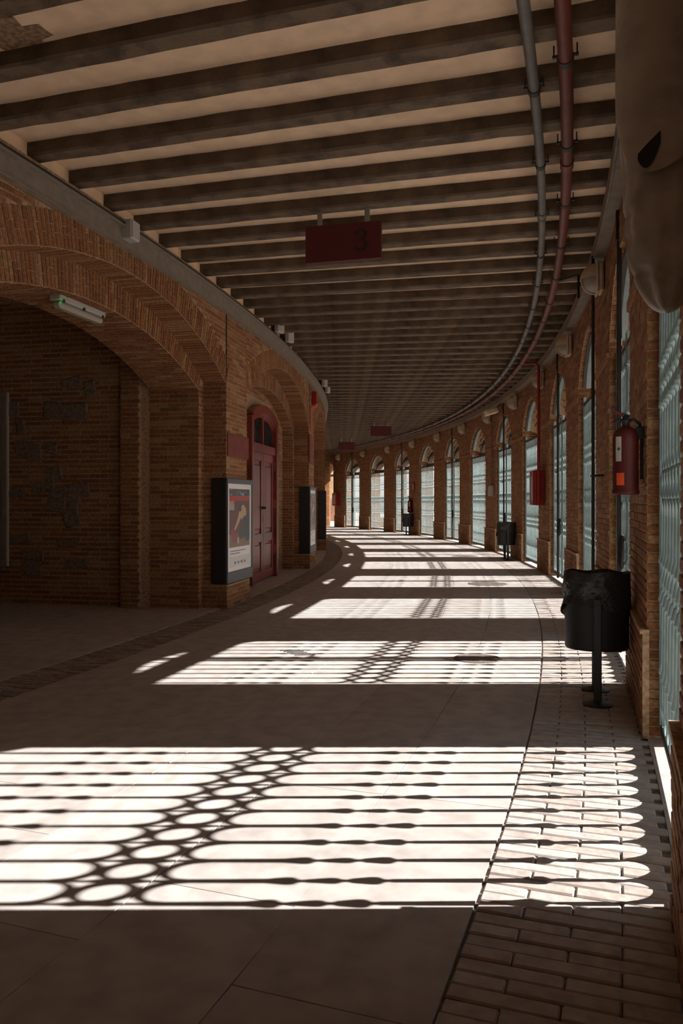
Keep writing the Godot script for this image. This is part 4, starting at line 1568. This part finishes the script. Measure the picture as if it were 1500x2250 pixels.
func canvas_bundle() -> void:
	var t := -0.3545
	var o := thing("canvas_bundle", "close canvas covered bundle hanging at the top right corner", "canvas bundle", frame_at(61.505, t, 0.0))
	var rows := []
	var f := FastNoiseLite.new()
	f.seed = 4
	f.frequency = 1.5
	for r in 90:
		var q := 1.0 * pow(r / 89.0, 1.25)
		var y := 1.885 + q
		var rad := 0.078 * sqrt(maxf(0.0, 1.0 - pow(1.0 - minf(q / 0.20, 1.0), 2.0))) + 0.016 * minf(1.0, q / 0.6)
		var row := []
		for s in 48:
			var a := -TAU * s / 48
			var k := minf(1.0, q / 0.05)
			var crease := f.get_noise_3d(cos(a) * 1.3, y * 2.2, sin(a) * 1.3) * 0.014
			# a belt of stitching at two heights
			crease -= 0.006 * exp(-pow((q - 0.155 - 0.012 * cos(a)) / 0.007, 2)) + 0.005 * exp(-pow((q - 0.205 - 0.012 * cos(a)) / 0.007, 2)) + 0.006 * exp(-pow((q - 0.085 - 0.01 * cos(a)) / 0.005, 2))
			var rr := maxf(0.0015, rad + crease * k)
			row.append(Vector3(cos(a) * rr * 0.92, y, sin(a) * rr))
		rows.append(row)
	var b := MB.new()
	b.grid(rows, Color.WHITE, true)
	part("cover", b.mesh(), M["canvas"], o)
	# the slack flap above, with a dark slot beneath its edge
	var fl := MB.new()
	rows = []
	for r in 16:
		var q := r / 15.0
		var row := []
		for s in 21:
			var u := s / 20.0
			var a := PI + lerpf(-0.55, 1.25, u)
			var low := 2.140 + 0.10 * pow(absf(u - 0.42) / 0.5, 2.0)
			var rr := 0.108 - 0.002 * q + (0.006 if r == 0 else 0.004) * sin(u * 5.0)
			row.append(Vector3(cos(a) * rr * 0.94, lerpf(low, 2.85, q), sin(a) * rr))
		rows.append(row)
	fl.grid(rows)
	part("flap", fl.mesh(), M["canvas"], o)
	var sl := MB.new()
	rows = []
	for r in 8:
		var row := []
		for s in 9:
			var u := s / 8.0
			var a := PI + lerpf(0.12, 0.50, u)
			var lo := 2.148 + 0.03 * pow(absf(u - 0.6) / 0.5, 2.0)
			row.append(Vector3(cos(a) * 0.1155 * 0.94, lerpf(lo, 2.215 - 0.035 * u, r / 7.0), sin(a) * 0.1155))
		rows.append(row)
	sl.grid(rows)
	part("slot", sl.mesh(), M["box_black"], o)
	var sp := MB.new()
	sp.tube([Vector3(0, 2.82, 0), Vector3(0, 4.35, 0.05)], 0.02, 8)
	part("hanger", sp.mesh(), M["dark_iron"], o)


func outside() -> void:
	var g := structure("ground", "sunlit pale paving outside the gates")
	var mb := MB.new()
	mb.box(Vector3(-30, -0.35, -120), Vector3(160, -0.13, 40))
	arc_box(mb, 62.28, 66.0, -0.14, -0.02, TH_NEAR - 0.1, 0.9, 0.03)
	part("paving", mb.mesh(), M["ground"], g)
	var h := thing("house", "tan house front seen through the furthest narrow arched opening", "house", Transform3D(Basis(Vector3.UP, 0.1), Vector3(-3.3, -0.15, -66.0)))
	mb = MB.new()
	mb.box(Vector3(-7, 1.8, -6), Vector3(3.6, 9, 0), 0.05)
	part("wall", mb.mesh(), M["tan_wall"], h)
	mb = MB.new()
	mb.box(Vector3(-7, 0, -6), Vector3(3.6, 1.8, 0.08), 0.03)
	part("base_course", mb.mesh(), M["rust_wall"], h)
	var lw := thing("low_wall", "low peach wall standing outside the second furthest gate", "wall", Transform3D(Basis(Vector3.UP, -0.2), Vector3(2.25, -0.13, -47.5)))
	mb = MB.new()
	mb.box(Vector3(-0.75, 0, -0.3), Vector3(0.85, 0.62, 0.3), 0.03)
	part("body", mb.mesh(), M["tan_wall"], lw)
	mb = MB.new()
	mb.box(Vector3(-0.8, 0.62, -0.35), Vector3(0.9, 0.72, 0.35), 0.02)
	part("coping", mb.mesh(), M["pale_wall"], lw)
	var sh := thing("shrub", "dark shrub outside the foot of the second furthest gate", "shrub", Transform3D(Basis(), Vector3(1.50, -0.13, -45.2)))
	var r := RandomNumberGenerator.new()
	r.seed = 77
	mb = MB.new()
	for k in 420:
		var d := Vector3(r.randfn(), r.randfn() * 0.8, r.randfn()).normalized() * pow(r.randf(), 0.4)
		var c := Vector3(d.x * 0.42, 0.45 + d.y * 0.4, d.z * 0.42)
		var u := Vector3(r.randfn(), r.randfn(), r.randfn()).normalized() * 0.07
		var w := u.cross(Vector3(r.randfn(), r.randfn(), r.randfn())).normalized() * 0.03
		mb.quad(c - u, c + w, c + u, c - w)
	part("foliage", mb.mesh(), M["leaf"], sh, Transform3D(), true)
	mb = MB.new()
	mb.tube([Vector3(0, 0, 0), Vector3(0.03, 0.3, 0), Vector3(0.0, 0.6, 0.03)], 0.03, 6)
	part("stem", mb.mesh(), M["timber"], sh)


func _ready() -> void:
	rng.seed = 12345
	# camera
	var cam := Camera3D.new()
	cam.name = "camera"
	cam.projection = Camera3D.PROJECTION_FRUSTUM
	cam.near = 0.05
	cam.far = 400.0
	cam.size = 0.05 * 2250.0 / FOC
	cam.frustum_offset = Vector2(0, -23.0 / FOC * 0.05)
	cam.position = EYE
	add_child(cam)
	cam.current = true
	# sky
	var env := Environment.new()
	env.background_mode = Environment.BG_SKY
	var sm := ProceduralSkyMaterial.new()
	sm.sky_top_color = lin(0.26, 0.33, 0.42)
	sm.sky_horizon_color = lin(1.15, 1.06, 0.98)
	sm.sky_curve = 0.18
	sm.ground_horizon_color = lin(0.5, 0.46, 0.42)
	sm.ground_bottom_color = lin(0.3, 0.27, 0.24)
	sm.sun_angle_max = 20.0
	sm.energy_multiplier = 1.0
	env.sky = Sky.new()
	env.sky.sky_material = sm
	env.background_energy_multiplier = 1.0
	env.tonemap_mode = Environment.TONE_MAPPER_LINEAR
	env.tonemap_exposure = 1.06
	env.sdfgi_enabled = true
	env.ssao_enabled = true
	env.ssil_enabled = true
	var we := WorldEnvironment.new()
	we.name = "world"
	we.environment = env
	add_child(we)
	# sun: low enough to throw the gates right across the floor, square to the view
	var sun := DirectionalLight3D.new()
	sun.name = "sun"
	sun.light_color = Color(1.0, 0.98, 0.955)
	sun.light_energy = 4.2
	sun.light_angular_distance = 0.5
	sun.shadow_enabled = true
	sun.look_at_from_position(Vector3.ZERO, Vector3(-1.0, -SUN_SLOPE, 0.004), Vector3.UP)
	add_child(sun)

	materials()
	mat("cover", lin(0.20, 0.165, 0.14), 0.6, M["bed"].albedo_texture, 2.0)
	mat("rust_sign", lin(0.50, 0.10, 0.03), 0.6, M["bed"].albedo_texture, 1.0)
	outside()
	floor_()
	ceiling()
	shell()
	wall_left()
	wall_right()
	gates()
	door()
	steel_and_pipes()
	posters()
	lamps()
	signs()
	bin(Vector3(1.956, 0, -6.11), -0.2788, "large black litter bin with a bag liner, nearest on the right")
	bin(P(61.32, -0.039), -0.039, "black litter bin in the middle distance before a double gate")
	bin(P(61.32, 0.2088), 0.2088, "far black litter bin below the small fire extinguisher")
	extinguisher(Vector3(1.854, 1.545, -5.2), -0.2933, "large red fire extinguisher with white plate and orange label, nearest on the right")
	extinguisher(P(61.51, 0.2135, 1.0), 0.2135, "small red fire extinguisher on a far pier under the fire sign", 1.3)
	cabinet(-0.0965, 1.42, "red fire hose cabinet on a brick pier fed by a red pipe")
	cabinet(0.398, 1.25, "furthest red cabinet beside the narrow arched opening", 0.6)
	canvas_bundle()
